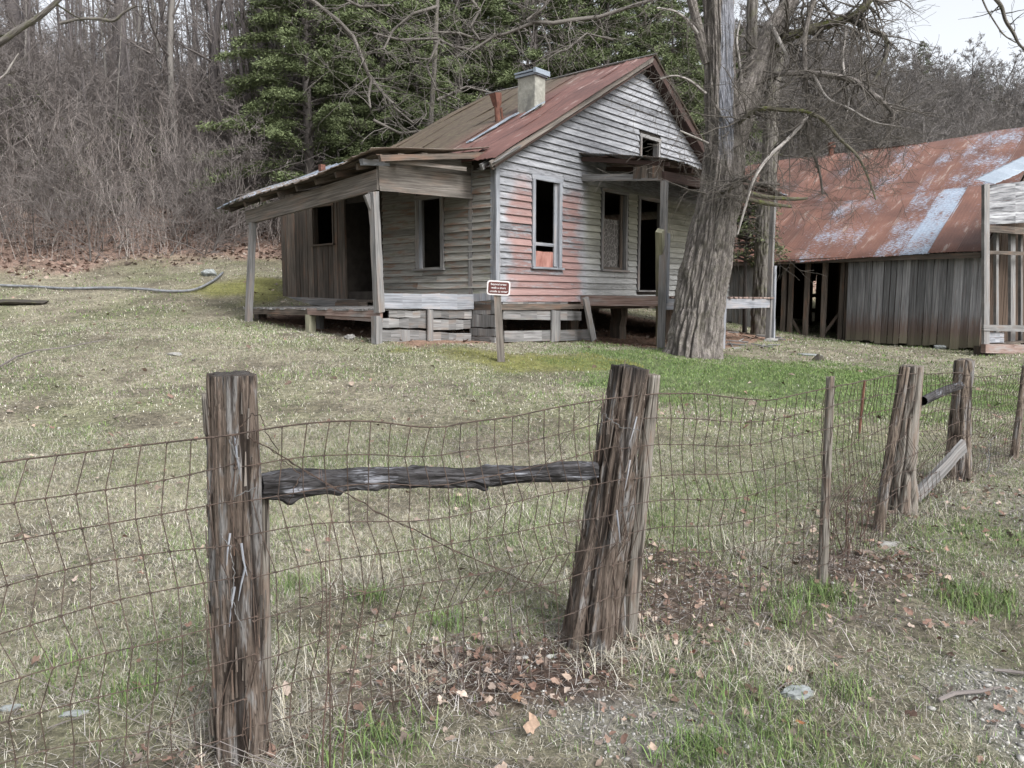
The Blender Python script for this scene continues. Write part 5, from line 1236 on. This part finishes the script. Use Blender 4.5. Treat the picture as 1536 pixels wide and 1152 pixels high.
# ------------------------------------------------------------ brush thicket (stuff)
def thicket(name, label, N_, gen, mat, seed, hmax=3., r=.010, kids=4):
    rr = np.random.default_rng(seed); Vs = []; Ls = []; base = 0
    for k in range(N_):
        x, y = gen(rr); z = gz(x, y); h = hmax*(.22+.78*rr.random()**1.8); ph = rr.uniform(0, 6.283); lean = abs(rr.normal(0,.45))+.03
        arcs = [(np.array([x, y, z-.1]), h, ph, lean, r*rr.uniform(.6,1.3))]
        for j in range(kids):
            f = rr.uniform(.25,.9); arcs.append((np.array([x+math.cos(ph)*lean*h*f*f, y+math.sin(ph)*lean*h*f*f, z+h*f*.95]), h*rr.uniform(.2,.5), rr.uniform(0,6.283), rr.uniform(.3,1.3), r*.5))
        for (p0, hh, pp, ln, rr_) in arcs:
            n = 4; t = np.linspace(0,1,n+1); wob = rr.normal(size=(n+1,3))*hh*.05; wob[0] = 0
            C = p0+np.stack([np.cos(pp)*ln*hh*t*t, np.sin(pp)*ln*hh*t*t, hh*t*(1-.25*ln*t)], 1)+wob; R = rr_*(1-.75*t)
            a = np.array([1.,0,0]); b = np.array([0,1.,.2]); c = np.array([-.7,-.7,0])
            V = np.stack([C+a*R[:,None], C+b*R[:,None], C+c*R[:,None]], 1).reshape(-1,3); Vs.append(V); Ls.append(grid_loops(3, n+1, True)+base); base += len(V)
    Lq = np.concatenate(Ls); o = np_mesh(name, np.concatenate(Vs), Lq, np.arange(0, len(Lq), 4), mat); return tag(o, label, 'brush', None, 'stuff')
n_ = N('brush_stems'); BRUSH = n_.out(n_.ramp(n_.rnd(), [(0,(.12,.10,.092)),(.5,(.23,.20,.187)),(.85,(.31,.28,.262)),(1,(.43,.40,.37))]), .9)
n_ = N('hillside_brush_stems'); BRUSHR = n_.out(n_.ramp(n_.rnd(), [(0,(.12,.11,.10)),(.5,(.24,.225,.21)),(1,(.36,.34,.32))]), .9)
def gen_left(rr):
    while True:
        px = rr.uniform(-80, 470); D = rr.uniform(19.8, 40)
        x = (px-768)/1157*D; d = (D-(25+.55*x))/1.14
        if d > .5+vnoise(x*.6, 2., 3)*2.2-.3: return x, D
def gen_back(rr):
    while True:
        px = rr.uniform(430, 1150); D = rr.uniform(25, 36); x = (px-768)/1157*D
        if D > 25.5+.55*x: return x, D
def gen_right(rr):
    while True:
        px = rr.uniform(1090, 1620); D = rr.uniform(31, 75); x = (px-768)/1157*D
        if D > 28+.55*x: return x, D
thicket('brush_thicket', 'tangled grey leafless brush covering the foot of the left slope', 2300, gen_left, BRUSH, 1, 4.4, .008, 8)
thicket('brush_thicket', 'thin grey brush under the trees right behind the house', 900, gen_back, BRUSH, 2, 2.6, .010, 5)
thicket('brush_thicket', 'grey brush and saplings over the hillside behind the barn', 2600, gen_right, BRUSHR, 3, 5.0, .022, 6)
# ------------------------------------------------------------ ground sheet
xs = np.unique(np.concatenate([np.arange(-6,8,.08), np.arange(-20,22,.3), np.arange(-70,90,1.6), np.linspace(-400,400,60)]))
ys = np.unique(np.concatenate([np.arange(.6,9,.07), np.arange(-4,34,.25), np.arange(-30,110,1.5), np.linspace(-200,500,70)]))
xs = xs[np.concatenate([[True], np.diff(xs) > .03])]; ys = ys[np.concatenate([[True], np.diff(ys) > .03])]
XX, YY = np.meshgrid(xs, ys); ZZ = gz(XX, YY)
far_ = sstep(110, 240, YY)+sstep(90,200,np.abs(XX)); ZZ = ZZ-far_*8
def zone(x, y, c, r, s=.5):
    d = np.hypot((x-c[0])/r[0], (y-c[1])/r[1])+(fbm(np.asarray(x)*1.7, np.asarray(y)*1.7, 2)-.5)*1.1; return 1-sstep(1-s, 1+s*.5, d)
def gc(px, py): p = G(px, py); return (p.x, p.y)
cMoss = gc(800,540); cMoss2 = gc(370,432); cGreen = gc(1180,568); cDirt = gc(1010,880); cDirt2 = gc(800,1010); cGr1 = gc(980,1090); cGr2 = gc(1560,1085); cGr3 = gc(1510,860)
def masks(x, y):
    hd = (y-(25+.55*np.asarray(x)))/1.14
    x = np.asarray(x, float); y = np.asarray(y, float)
    wood = sstep(-.2, 1.6, hd+(fbm(x*.8, y*.8, 4)-.5)*2.5)
    moss = np.maximum(zone(x, y, cMoss, (1.7,.95)), zone(x, y, cMoss2, (1.5,1.6)))*(1-wood*.5)
    green = np.maximum(zone(x, y, cGreen, (3.2,2.6), .6), .0)
    dirt = np.maximum.reduce([zone(x, y, cDirt, (.45,.42))*.8, zone(x, y, cDirt2, (.62,.34)), zone(x, y, gc_b4, (.4,.3))*.8])
    grav = np.maximum.reduce([zone(x, y, cGr1, (.45,.22))*.55, zone(x, y, cGr2, (.30,.4))*.8, zone(x, y, (cGr3[0]+1.4,cGr3[1]), (1.0,1.8))*.7])
    U_ = (np.asarray(x)-HC.x)*U.x+(np.asarray(y)-HC.y)*U.y; T_ = (np.asarray(x)-HC.x)*Vd.x+(np.asarray(y)-HC.y)*Vd.y
    under = (sstep(-2.0,-1.7,U_)*(1-sstep(8.7,9.2,U_))*sstep(-1.75*(U_ > 2.3)-.1, .15-1.75*(U_ > 2.3), T_)*(1-sstep(4.3,4.8,T_)))
    return wood, moss, green, dirt, grav, under
gc_b4 = gc(1290,850)
def fline(x, y):
    d = y-np.interp(x, [-1.4,-.88,.37,1.6,2.5,3.5,4.4,6], [2.0,2.4,3.2,3.9,4.95,6,6.6,8])
    return np.exp(-(d/.42)**2)*.9+np.exp(-((d+.9)/.5)**2)*.35
def gcol(x, y):
    x = np.asarray(x, float); y = np.asarray(y, float); wood, moss, green, dirt, grav, under = masks(x, y)
    a = np.array([.185,.170,.124]); c = np.ones(x.shape+(3,))*a*(.75+.5*fbm(x*3, y*3, 1))[...,None]
    def mx(c, col, m): return c*(1-m[...,None])+np.array(col)*m[...,None]
    c = mx(c, (.095,.11,.05), sstep(.45,.65,fbm(x*.7+4, y*.7, 5))*.5)
    c = c*(.72+.56*fbm(x*1.1+2, y*1.1, 7))[...,None]
    c = mx(c, (.075,.062,.05), np.clip(fline(x, y)*(.35+1.1*(fbm(x*3, y*3, 2)-.25)), 0, .85)*(y < 9)); c = mx(c, (.095,.08,.062), sstep(.56,.7,fbm(x*2.2+9, y*2.2, 3))*.6)
    c = mx(c, (.14,.14,.045), moss*.9); c = mx(c, (.06,.10,.03), green*.8)
    c = mx(c, (.07,.048,.038), dirt); c = mx(c, (.20,.195,.19), grav*.8)
    c = mx(c, (.21,.145,.118), wood*.95); c = mx(c, (.20,.13,.095), under)
    return c
cc = gcol(XX.ravel(), YY.ravel())
n = N('yard_ground'); at_ = n.n('ShaderNodeAttribute', attribute_name='Col').outputs['Color']
g1 = n.noise(n.pos(), 22, 6, .75); g2 = n.noise(n.pos(), 5, 5, .65)
c = n.bright(at_, n.math('MULTIPLY', mr(n, g1, .25, .75, .35, 1.65), mr(n, g2, .25, .75, .75, 1.3))); n.bump(g1, .03)
GROUND = n.out(c, .95); lp_ = grid_loops(len(xs), len(ys))
gr = np_mesh('ground', np.stack([XX.ravel(), YY.ravel(), ZZ.ravel()], 1), lp_, np.arange(0, len(lp_), 4), GROUND, col=cc, smooth=True); tag(gr, 'grassy yard rising to leaf covered wooded slopes', 'ground', None, 'structure')

# ------------------------------------------------------------ grass
n = N('grass_blades'); a_ = n.n('ShaderNodeAttribute', attribute_name='Col').outputs['Color']; GRASS = n.out(n.mix(0., a_, a_), .75)
def blades(name, label, X, Y, length, width, tilt, curl, col, rr, cat='grass', zb=-.004):
    n_ = len(X); Z = gz(X, Y)+zb; ph = rr.uniform(0, 2*math.pi, n_); dx, dy = np.cos(ph), np.sin(ph)
    a0 = tilt; a1 = np.clip(tilt+curl, 0, 1.75)   # angle from vertical
    o = np.stack([X, Y, Z], 1); h = length/2
    d0 = np.stack([dx*np.sin(a0), dy*np.sin(a0), np.cos(a0)], 1); d1 = np.stack([dx*np.sin(a1), dy*np.sin(a1), np.cos(a1)], 1)
    sd_ = np.stack([-dy, dx, np.zeros(n_)], 1)*width[:,None]/2
    m = o+d0*h[:,None]; t = m+d1*h[:,None]
    V = np.stack([o-sd_, o+sd_, m+sd_*.85, m-sd_*.85, t], 1).reshape(-1,3); b = np.arange(n_)[:,None]*5
    L_ = np.concatenate([b+np.array([[0,1,2,3]]), b+np.array([[3,2,4]])], 1).ravel(); st = (np.arange(n_)[:,None]*7+np.array([[0,4]])).ravel()
    C = np.repeat(col, 5, 0)
    return tag(np_mesh(name, V, L_, st, GRASS, col=C), label, cat, None, 'stuff')
def scatter(rr, n_, D0, D1, pw=1.):
    u = rr.random(n_)**pw; D = np.sqrt(D0**2+(D1**2-D0**2)*u); a = rr.uniform(-.72, .72, n_); return a*D, D
PALD = np.array([[.42,.39,.30],[.48,.455,.37],[.34,.315,.24],[.19,.17,.135],[.55,.53,.47],[.40,.385,.335]])
PALG = np.array([[.12,.20,.06],[.16,.24,.075],[.09,.145,.05],[.19,.24,.09],[.15,.19,.09]])
def lawn(name, label, n_, D0, D1, L0, L1, w0, w1, seed, pw=1., frac_g=.2):
    rr = np.random.default_rng(seed); X, Y = scatter(rr, n_, D0, D1, pw)
    wood, moss, green, dirt, grav, under = masks(X, Y)
    gn = fbm(X*1.3+3, Y*1.3, 6); gn2 = fbm(X*.35, Y*.35+8, 2)
    pg = np.clip(frac_g*(.9+2.3*sstep(.45,.8,gn)*(.4+gn2))+green*.85+.12*(sstep(0,4,X)*(1-sstep(5,8,Y))), 0, .95)
    pg = pg*np.where(green > .3, 1., .45+.55*sstep(-1, 2.5, X))
    keep = rr.random(n_) > np.clip(dirt*.92+grav*.93+under*1.2+wood*1.1+moss*.7, 0, 1)
    keep &= rr.random(n_) < .35+1.1*fbm(X*2.5, Y*2.5, 0)
    keep &= rr.random(n_) > fline(X, Y)*.6*(Y < 9)
    keep &= rr.random(n_) > sstep(.56,.7,fbm(X*2.2+9, Y*2.2, 3))*.6
    isg = rr.random(n_) < pg
    col = np.where(isg[:,None], PALG[rr.integers(0, len(PALG), n_)], PALD[rr.integers(0, len(PALD), n_)])*rr.uniform(.65,1.2,n_)[:,None]*(.72+.5*fbm(X*.8, Y*.8, 3))[:,None]
    col = np.where((moss > .3)[:,None] & (rr.random(n_) < .8)[:,None], np.array([.20,.20,.06])*rr.uniform(.6,1.2,n_)[:,None], col)
    ln = np.where(isg, rr.uniform(L0, L1, n_)*.9, rr.uniform(L0, L1, n_)*1.15)*(.6+.8*gn); wd = rr.uniform(w0, w1, n_)*np.where(isg, 1.15, .85)
    tl = np.where(isg, np.abs(rr.normal(.35,.3,n_)), np.abs(rr.normal(1.2,.4,n_))); cu = np.where(isg, rr.uniform(.1,.7,n_), rr.uniform(.1,.9,n_))
    k = keep
    return blades(name, label, X[k], Y[k], ln[k], wd[k], np.clip(tl[k],0,1.5), cu[k], col[k], rr)
lawn('lawn_grass', 'thin dry straw and patchy green grass in the foreground by the wire fence', 520000, 1.5, 7.0, .018, .055, .0015, .003, 1)
lawn('lawn_grass', 'short dry grass with green patches over the middle of the yard', 300000, 7.0, 13.5, .022, .052, .004, .008, 2, pw=.85)
lawn('lawn_grass', 'short dry grass at the back of the yard by the house and slope', 120000, 13.5, 25, .03, .065, .008, .016, 3)
# long straw lying around the fence foot, tufts
rr = np.random.default_rng(9)
def tufts(cs, rad, per, L0, L1, w, pal, tlm=.4):
    X = []; Y = []
    for (cx, cy), r_, n_ in zip(cs, rad, per): a = rr.normal(size=(n_,2))*r_; X.append(cx+a[:,0]); Y.append(cy+a[:,1])
    X = np.concatenate(X); Y = np.concatenate(Y); n_ = len(X); return X, Y, rr.uniform(L0, L1, n_), rr.uniform(w*.6, w*1.3, n_), np.abs(rr.normal(tlm,.28,n_)), rr.uniform(.2,.9,n_), pal[rr.integers(0, len(pal), n_)]*rr.uniform(.55,1.1,n_)[:,None]
tcs = [gc(*p) for p in ((1210,905),(1240,895),(1180,930),(1480,905),(1460,912),(1110,1060),(1120,1110),(1240,1120),(560,900),(440,880),(590,1110),(670,940),(1060,1130),(1370,760),(470,720),(100,1010),(200,1040),(700,760),(1030,1140),(1440,900),(1260,1040),(540,1120),(1150,1120),(980,790))]
X, Y, ln, wd, tl, cu, co = tufts(tcs, list(rr.uniform(.04,.11,len(tcs))), [230,200,160,260,200]+[130]*(len(tcs)-5), .06, .13, .0035, PALG)
blades('grass_tufts', 'brighter green grass tufts dotting the foreground', X, Y, ln, wd, tl, cu, co, rr)
dcs = [gc(*p) for p in ((560,880),(740,775),(400,1000),(920,990),(380,1060),(300,1100),(1380,770),(1160,1000),(880,960),(450,1090),(1120,830),(540,870),(1420,735),(640,1020),(990,985),(400,1120))]
X, Y, ln, wd, tl, cu, co = tufts(dcs, [.09]*len(dcs), [260]*len(dcs), .07, .19, .0026, PALD, 1.0)
blades('dry_grass_tufts', 'long pale dry grass clumps around the post feet', X, Y, ln, wd, tl, cu, co, rr)

rs = np.random.default_rng(61); X, Y = scatter(rs, 90000, 1.5, 7.5); k = rs.random(len(X)) < np.clip(fline(X, Y), 0, 1)*.55; X = X[k]; Y = Y[k]; n_ = len(X)
PALS = np.array([[.30,.28,.26],[.20,.18,.165],[.12,.10,.09],[.38,.36,.345],[.24,.20,.17]])
blades('dry_stems', 'matted grey dead stems and straw along the foot of the fence', X, Y, rs.uniform(.05,.17,n_), rs.uniform(.0012,.0026,n_), np.abs(rs.normal(1.3,.25,n_)), rs.uniform(.0,.35,n_), PALS[rs.integers(0,5,n_)]*rs.uniform(.7,1.2,n_)[:,None], rs, zb=.004)
# ------------------------------------------------------------ leaves, litter, stones
n = N('dead_leaves'); a_ = n.n('ShaderNodeAttribute', attribute_name='Col').outputs['Color']; LEAF = n.out(n.bright(a_, mr(n, n.noise(n.pos(), 60, 3), .3, .7, .75, 1.2)), .8)
PALL = np.array([[.15,.10,.08],[.21,.15,.12],[.10,.07,.055],[.27,.215,.175],[.17,.11,.088],[.14,.115,.10],[.31,.26,.225]])
def leaves(name, label, X, Y, size, rr, zb=.012, pal=PALL):
    n_ = len(X); Z = gz(X, Y)+zb+rr.random(n_)*.02; ph = rr.uniform(0,6.283,n_); nt = rr.normal(size=(n_,3))*.55; nt[:,2] = 1; nt /= np.linalg.norm(nt,axis=1)[:,None]
    u = np.stack([np.cos(ph), np.sin(ph), np.zeros(n_)], 1); u -= nt*(u*nt).sum(1)[:,None]; u /= np.linalg.norm(u,axis=1)[:,None]; v = np.cross(nt, u)
    prof = [(-.5,0,0),(-.28,.26,.12),(.02,.42,.22),(.14,.2,.08),(.34,.26,.14),(.55,0,.05),(.34,-.26,.14),(.14,-.2,.08),(.02,-.42,.22),(-.28,-.26,.12)]
    cen = np.stack([X,Y,Z],1); s = size[:,None]; cw = rr.uniform(-.6,1.3,n_)[:,None]; V = []
    for a, b, c_ in prof:
        jj = rr.uniform(.5,1.35,n_)[:,None]; V.append(cen+u*a*s*jj+v*b*s*jj+nt*c_*s*cw)
    V.append(cen); V = np.stack(V, 1).reshape(-1,3); k = len(prof); b = np.arange(n_)[:,None,None]*(k+1)
    tri = np.array([[k, i, (i+1) % k] for i in range(k)])[None]; L_ = (b+tri).ravel(); col = pal[rr.integers(0,len(pal),n_)]*rr.uniform(.7,1.25,n_)[:,None]
    return tag(np_mesh(name, V, L_, np.arange(0,len(L_),3), LEAF, col=np.repeat(col,k+1,0)), label, 'leaves', None, 'stuff')
def wsc(n_, D0, D1, f, seed):
    rr = np.random.default_rng(seed); X, Y = scatter(rr, n_, D0, D1); k = rr.random(n_) < f(X, Y); return X[k], Y[k], rr
def f_near(X, Y):
    wood, moss, green, dirt, grav, under = masks(X, Y)
    fl = np.exp(-((Y-(2.45+.66*(X+.88)))/.8)**2); return np.clip(.015+dirt*.36+grav*.12+fl*.20*(fbm(X*2, Y*2, 4) > .45)+.06*(X > .5)*(Y < 4)*(fbm(X*3, Y*3, 1) > .5), 0, 1)
X, Y, rr = wsc(34000, 1.6, 8, f_near, 21); leaves('leaf_litter', 'brown curled dead leaves scattered under the wire fence', X, Y, rr.uniform(.014,.05,len(X)), rr, pal=PALL*np.array([1.,.97,.95]))
X, Y, rr = wsc(9000, 6, 24, lambda X, Y: .06+.0*X, 22); leaves('leaf_litter', 'sparse dead leaves lying over the yard', X, Y, rr.uniform(.05,.10,len(X)), rr)
X, Y, rr = wsc(150000, 18, 62, lambda X, Y: masks(X, Y)[0]*(Y < 62)*.9, 23); leaves('leaf_litter', 'reddish brown carpet of dead leaves on the wooded slopes', X, Y, rr.uniform(.07,.16,len(X)), rr, zb=.02)
X, Y, rr = wsc(26000, 9, 24, lambda X, Y: masks(X, Y)[5]*.25+0*X, 24); leaves('leaf_litter', 'dry leaves blown under the raised house', X, Y, rr.uniform(.05,.09,len(X)), rr)
# sticks and twigs (stuff)
rr = np.random.default_rng(31); m = MB(); rg = random.Random(31)
for k in range(1500):
    D = rg.uniform(1.7,7.5); x = rg.uniform(-.7,.7)*D; fl = math.exp(-((D-(2.45+.66*(x+.88)))/.6)**2)
    if rg.random() > .25+fl: continue
    z = gz(x, D); ph = rg.uniform(0,6.283); Ls_ = rg.uniform(.04,.22); d = Vector((math.cos(ph), math.sin(ph), rg.uniform(-.1,.25))); p = Vector((x, D, z+.012)); m.tube([p, p+d*Ls_*.5+Vector((0,0,rg.uniform(0,.02))), p+d*Ls_], [.0022,.0018,.0008], 3, cap=False)
tag(m.build('twig_litter', FTW, origin=(0,3,0)), 'small fallen twigs lying in the foreground grass', 'twigs', None, 'stuff')
# gravel (stuff)
n = N('pale_stone'); g_ = n.noise(n.pos(), 14, 5, .65); STONE = n.out(n.bright(n.ramp(g_, [(.3,(.20,.195,.185)),(.7,(.38,.375,.36))]), n.math('MULTIPLY_ADD', n.rnd(), .7, .6)), .9); n.bump(g_, .01)
n = N('blue_grey_stone'); g_ = n.noise(n.pos(), 11, 5, .65); STONEB = n.out(n.ramp(g_, [(.3,(.15,.165,.165)),(.7,(.30,.32,.32))]), .9); n.bump(g_, .012)
_ico = None
def stones(name, label, X, Y, S, rr, mat):
    import bmesh
    bm = bmesh.new(); bmesh.ops.create_icosphere(bm, subdivisions=1, radius=1); iv = np.array([tuple(v.co) for v in bm.verts]); bm.verts.index_update(); fi = np.array([[v.index for v in f.verts] for f in bm.faces]); bm.free()
    n_ = len(X); Z = gz(X, Y); a = rr.uniform(0,6.283,n_); sc = np.stack([S, S*rr.uniform(.5,.95,n_), S*rr.uniform(.25,.55,n_)],1); jit = rr.uniform(.72,1.2,(n_,len(iv)))
    P = iv[None]*jit[...,None]*sc[:,None,:]; x = P[...,0]*np.cos(a)[:,None]-P[...,1]*np.sin(a)[:,None]; y = P[...,0]*np.sin(a)[:,None]+P[...,1]*np.cos(a)[:,None]
    V = np.stack([x+X[:,None], y+Y[:,None], P[...,2]+Z[:,None]+S[:,None]*.15],-1).reshape(-1,3); L_ = (fi[None]+np.arange(n_)[:,None,None]*len(iv)).ravel()
    return tag(np_mesh(name, V, L_, np.arange(0,len(L_),3), mat), label, 'gravel', None, 'stuff')
X, Y, rr = wsc(120000, 1.5, 7, lambda X, Y: np.clip(masks(X,Y)[4]*.9+masks(X,Y)[3]*.15+.004, 0, 1), 25)
stones('gravel', 'loose pale gravel showing through the grass in the foreground', X, Y, rr.uniform(.003,.009,len(X))*np.where(rr.random(len(X)) < .03, 2.5, 1), rr, STONE)
def rock(px, py, w, hr, label, mat=STONE, seed=0, D=None, flat=.25, name='rock'):
    import bmesh
    p = G(px, py); s = w*p.y/1150/2; bm = bmesh.new(); bmesh.ops.create_icosphere(bm, subdivisions=4, radius=1); rr = np.random.default_rng(seed)
    pl = [(Vector(rr.normal(size=3)).normalized(), rr.uniform(.6,.9)) for _ in range(14)]
    for v in bm.verts:
        for nn, dd in pl:
            k = v.co.dot(nn)-dd
            if k > 0: v.co -= nn*k
        f = 1+.05*math.sin(v.co.x*9+seed)+.04*math.sin(v.co.y*13+v.co.z*7); v.co = Vector((v.co.x*s*f, v.co.y*s*hr*f, v.co.z*s*flat*f))
    me = bpy.data.meshes.new(name); bm.to_mesh(me); bm.free(); me.materials.append(mat); o = bpy.data.objects.new(name, me); link(o, None, p+Vector((0,0,s*flat*.25))); o.rotation_euler = (0,0,rr.uniform(-.5,.5)); tag(o, label, 'rock'); return o
rock(1191,1040,62,.75,'flat grey foot-sized rock sunk in the grass at the lower right', STONEB, 1, flat=.28)
rock(1331,819,36,.6,'flat whitish stone just in front of the lichen spotted fence post', STONE, 2, flat=.3)
rock(1392,885,15,.6,'small white stone in the grass at the right, nearer than the whitish flat one', STONE, 3)
rock(1345,776+38,12,.7,'tiny pale stone right behind the flat whitish one', STONE, 4)
rock(1409,523,26,.6,'light grey rock lying at the foot of the barn planks', STONEB, 5, flat=.35)
rock(1157,512,28,.6,'white stone under the right porch post', STONE, 6, flat=.35)
rock(1104,523,16,.6,'small pale stone at the foot of the white porch post', STONE, 7)
rock(314,413,26,.8,'pale lumpy rock at the end of the grey pipe below the left slope', STONEB, 8, flat=.7)
rock(262,533,22,.5,'pale lavender stone lying in the yard left of the porch', STONE, 9, flat=.35)
rock(525,508,18,.8,'small rounded stone in front of the porch opening', STONE, 10, flat=.6)
rock(466,503,12,.6,'tiny flat stone by the greenish porch pier', STONE, 11)
rock(17,1063,36,.6,'dark blue grey flat rock at the lower left edge', STONEB, 12, flat=.3)
rock(110,1072,44,.5,'blue grey flat rock in the grass at the lower left, right of the edge rock', STONEB, 13, flat=.3)
rock(30,455,90,.5,'long dark slab of rock in the yard at the left edge', BARK2, 14, flat=.12)
rock(1228,541,20,.7,'brown lump of old stump in the green grass before the barn', BARK2, 15, flat=.8, name='old_stump')
rock(1215,533,46,.5,'flat grey slab in the grass before the barn stalls', STONEB, 16, flat=.12)
rock(705,1052,14,.7,'small white pebble in the bare soil under the black log', STONE, 17)
rock(680,1110,14,.7,'small white pebble lowest in the bare soil at the bottom', STONE, 18)
# pipe and sticks
def gpath(pts, zo=0): return [G(x, y, zo) for x, y in pts]
n = N('grey_pipe'); PIPE = n.out(n.ramp(n.noise(n.pos(), 9, 4), [(.3,(.10,.105,.115)),(.7,(.22,.23,.245))]), .6)
P = gpath([(-40,427),(0,431),(50,433),(100,436),(160,435),(215,437),(250,440),(290,438),(320,424),(334,412)], .05)
dense = []
for i in range(len(P)-1):
    p0 = P[max(i-1,0)]; p1_ = P[i]; p2_ = P[i+1]; p3_ = P[min(i+2,len(P)-1)]
    for k in range(6):
        t = k/6; dense.append(.5*((2*p1_)+(p2_-p0)*t+(2*p0-5*p1_+4*p2_-p3_)*t*t+(3*p1_-p0-3*p2_+p3_)*t**3))
dense.append(P[-1]); m = MB(); m.tube(dense, .028, 8); tag(m.build('grey_pipe', PIPE, smooth=True), 'long grey water pipe curving over the ground at the foot of the left slope', 'pipe')
m = MB(); m.tube(gpath([(-20,570),(0,557),(25,542),(55,532),(100,527),(140,519),(160,515)], .06), [.012,.012,.012,.011,.010,.008,.004], 6); tag(m.build('fallen_stick', FTW), 'long thin curved stick lying in the yard at the left', 'stick')
m = MB(); m.tube(gpath([(1408,1058),(1430,1048),(1470,1045),(1500,1038)], .02), [.007,.009,.008,.004], 6, rj=.2); tag(m.build('fallen_stick', FTW), 'dark broken stick at the lower right beside the gravel', 'stick')
m = MB(); m.tube(gpath([(1490,1012),(1515,1014),(1550,1019)], .02), [.006,.007,.005], 6, rj=.2); tag(m.build('fallen_stick', FTW), 'short stick at the right edge above the dark broken one', 'stick')
m = MB(); m.tube([G(262,1160,.0), at(330,1112,2.2), at(420,1150,2.2), at(440,1175,2.1)], [.0016]*4, 4); m.tube([at(30,1010,2.2), at(250,1100,2.2), at(450,1160,2.2)], [.0014]*3, 4); tag(m.build('fallen_stick', FTW), 'thin pale stems crossing the foot of the nearest post', 'stick')
# tree roots/sticks debris under right porch
m = MB(); rg = random.Random(3)
for k in range(14):
    p = G(rg.uniform(1095,1165), rg.uniform(500,522), .03); a = rg.uniform(0,3.14); d = Vector((math.cos(a), math.sin(a)*.6, rg.uniform(0,.15)))*rg.uniform(.2,.6); m.tube([p-d*.5, p+d*.5], [.018,.012], 5)
m.beam(G(1135,507,.06), G(1172,512,.08), .12, .03, n=3, j=.004)
tag(m.build('stick_pile', W_GREY, origin=tuple(G(1130,512))), 'heap of broken sticks and a board under the right end of the porch', 'debris')
# weeds at the fence
def weed(px, py, top, D, label, seed, n_=2, mat=FTW, hw=.0022):
    rg = random.Random(seed); m = MB()
    for k in range(n_):
        b = at(px+rg.uniform(-6,6), py, D); b.z = gz(b.x, D); t = at(top[0]+rg.uniform(-15,15)*k, top[1]+rg.uniform(0,60)*k, D+rg.uniform(-.05,.05)); pts = [b.lerp(t, i/6)+Vector((rg.gauss(0,.006), rg.gauss(0,.006), 0)) for i in range(7)]
        m.tube(pts, [hw*(1.2-i/7) for i in range(7)], 4, cap=False)
        for i in range(2, 7):
            for j in range(2): grow(m, pts[i], Vector((rg.gauss(0,1), rg.gauss(0,.7), .8)).normalized(), rg.uniform(.04,.14), hw*.5, 1, rg, 3, .3, .1, (0,2), .0006)
    tag(m.build('dry_weed', mat), label, 'weed')
n = N('red_brown_stems'); WEED = n.out(n.ramp(n.rnd(), [(0,(.055,.035,.03)),(1,(.13,.085,.07))]), .8)
weed(490,1130,(500,735),2.3,'tall thin dead weed in front of the wire just right of the nearest post',1,2,WEED)
weed(505,1120,(560,830),2.35,'shorter dead weed leaning right beside the tall thin one',2,1,WEED)
weed(1268,850,(1275,680),4.2,'reddish dead weeds right of the slender lone stake',3,5,WEED,.003)
weed(1290,835,(1300,700),4.5,'thin reddish weeds before the lichen spotted post',4,4,WEED,.003)
weed(760,1000,(770,850),2.9,'low grey dead weed standing below the black log',5,3,FTW,.0015)
weed(690,1010,(680,880),2.8,'fine dead weed left of the low grey one',6,3,FTW,.0015)
weed(1483,712,(1487,660),6,'pale dry stem behind the brown cedar post',7,2,W_PALE,.003)
# a few big leaves near the bottom
rr = np.random.default_rng(77)
for px, py, s, c, lab in ((797,1107,.085,(.30,.215,.16),'large tan sycamore leaf on the bare soil at the bottom centre'),(776,1058,.06,(.26,.15,.09),'upright brown leaf above the large tan one'),(1040,995,.05,(.20,.09,.06),'dark red brown leaf on the bare patch right of the leaning post'),(168,917,.05,(.36,.24,.18),'lone pinkish leaf in the grass left of the nearest post'),(1200,1103,.045,(.30,.13,.06),'orange brown leaf below the flat grey rock'),(480,940,.045,(.33,.20,.14),'tan leaf in the grass right of the nearest post')):
    p = G(px, py); o = leaves('dead_leaf', lab, np.array([p.x]), np.array([p.y]), np.array([s]), rr, zb=.03, pal=np.array([c])*.8); del o['kind']; o['category'] = 'leaf'

# ------------------------------------------------------------ light
w = bpy.data.worlds.new('World'); scene.world = w; w.use_nodes = True; nt = w.node_tree
SUN_EL, SUN_AZ = math.radians(42), math.radians(140)     # azimuth clockwise from +Y
sky = nt.nodes.new('ShaderNodeTexSky'); sky.sky_type = 'NISHITA'; sky.sun_disc = False; sky.sun_elevation = SUN_EL; sky.sun_rotation = SUN_AZ
sky.air_density = 1.0; sky.dust_density = 4.0; sky.ozone_density = 1.0
hs = nt.nodes.new('ShaderNodeHueSaturation'); hs.inputs['Saturation'].default_value = .22
nt.links.new(sky.outputs[0], hs.inputs['Color']); nt.links.new(hs.outputs[0], nt.nodes['Background'].inputs['Color']); nt.nodes['Background'].inputs['Strength'].default_value = .15
sl = bpy.data.lights.new('sun', 'SUN'); sl.energy = 1.5; sl.angle = math.radians(18); sl.color = (1,.985,.97); so = bpy.data.objects.new('sun', sl); COL.objects.link(so)
dv = Vector((math.sin(SUN_AZ)*math.cos(SUN_EL), math.cos(SUN_AZ)*math.cos(SUN_EL), math.sin(SUN_EL))); so.rotation_euler = dv.to_track_quat('Z', 'Y').to_euler()
vs = scene.view_settings; vs.view_transform = 'Standard'; vs.look = 'None'; vs.gamma = 1; vs.exposure = 1.08
scene.cycles.max_bounces = 6; scene.cycles.diffuse_bounces = 3
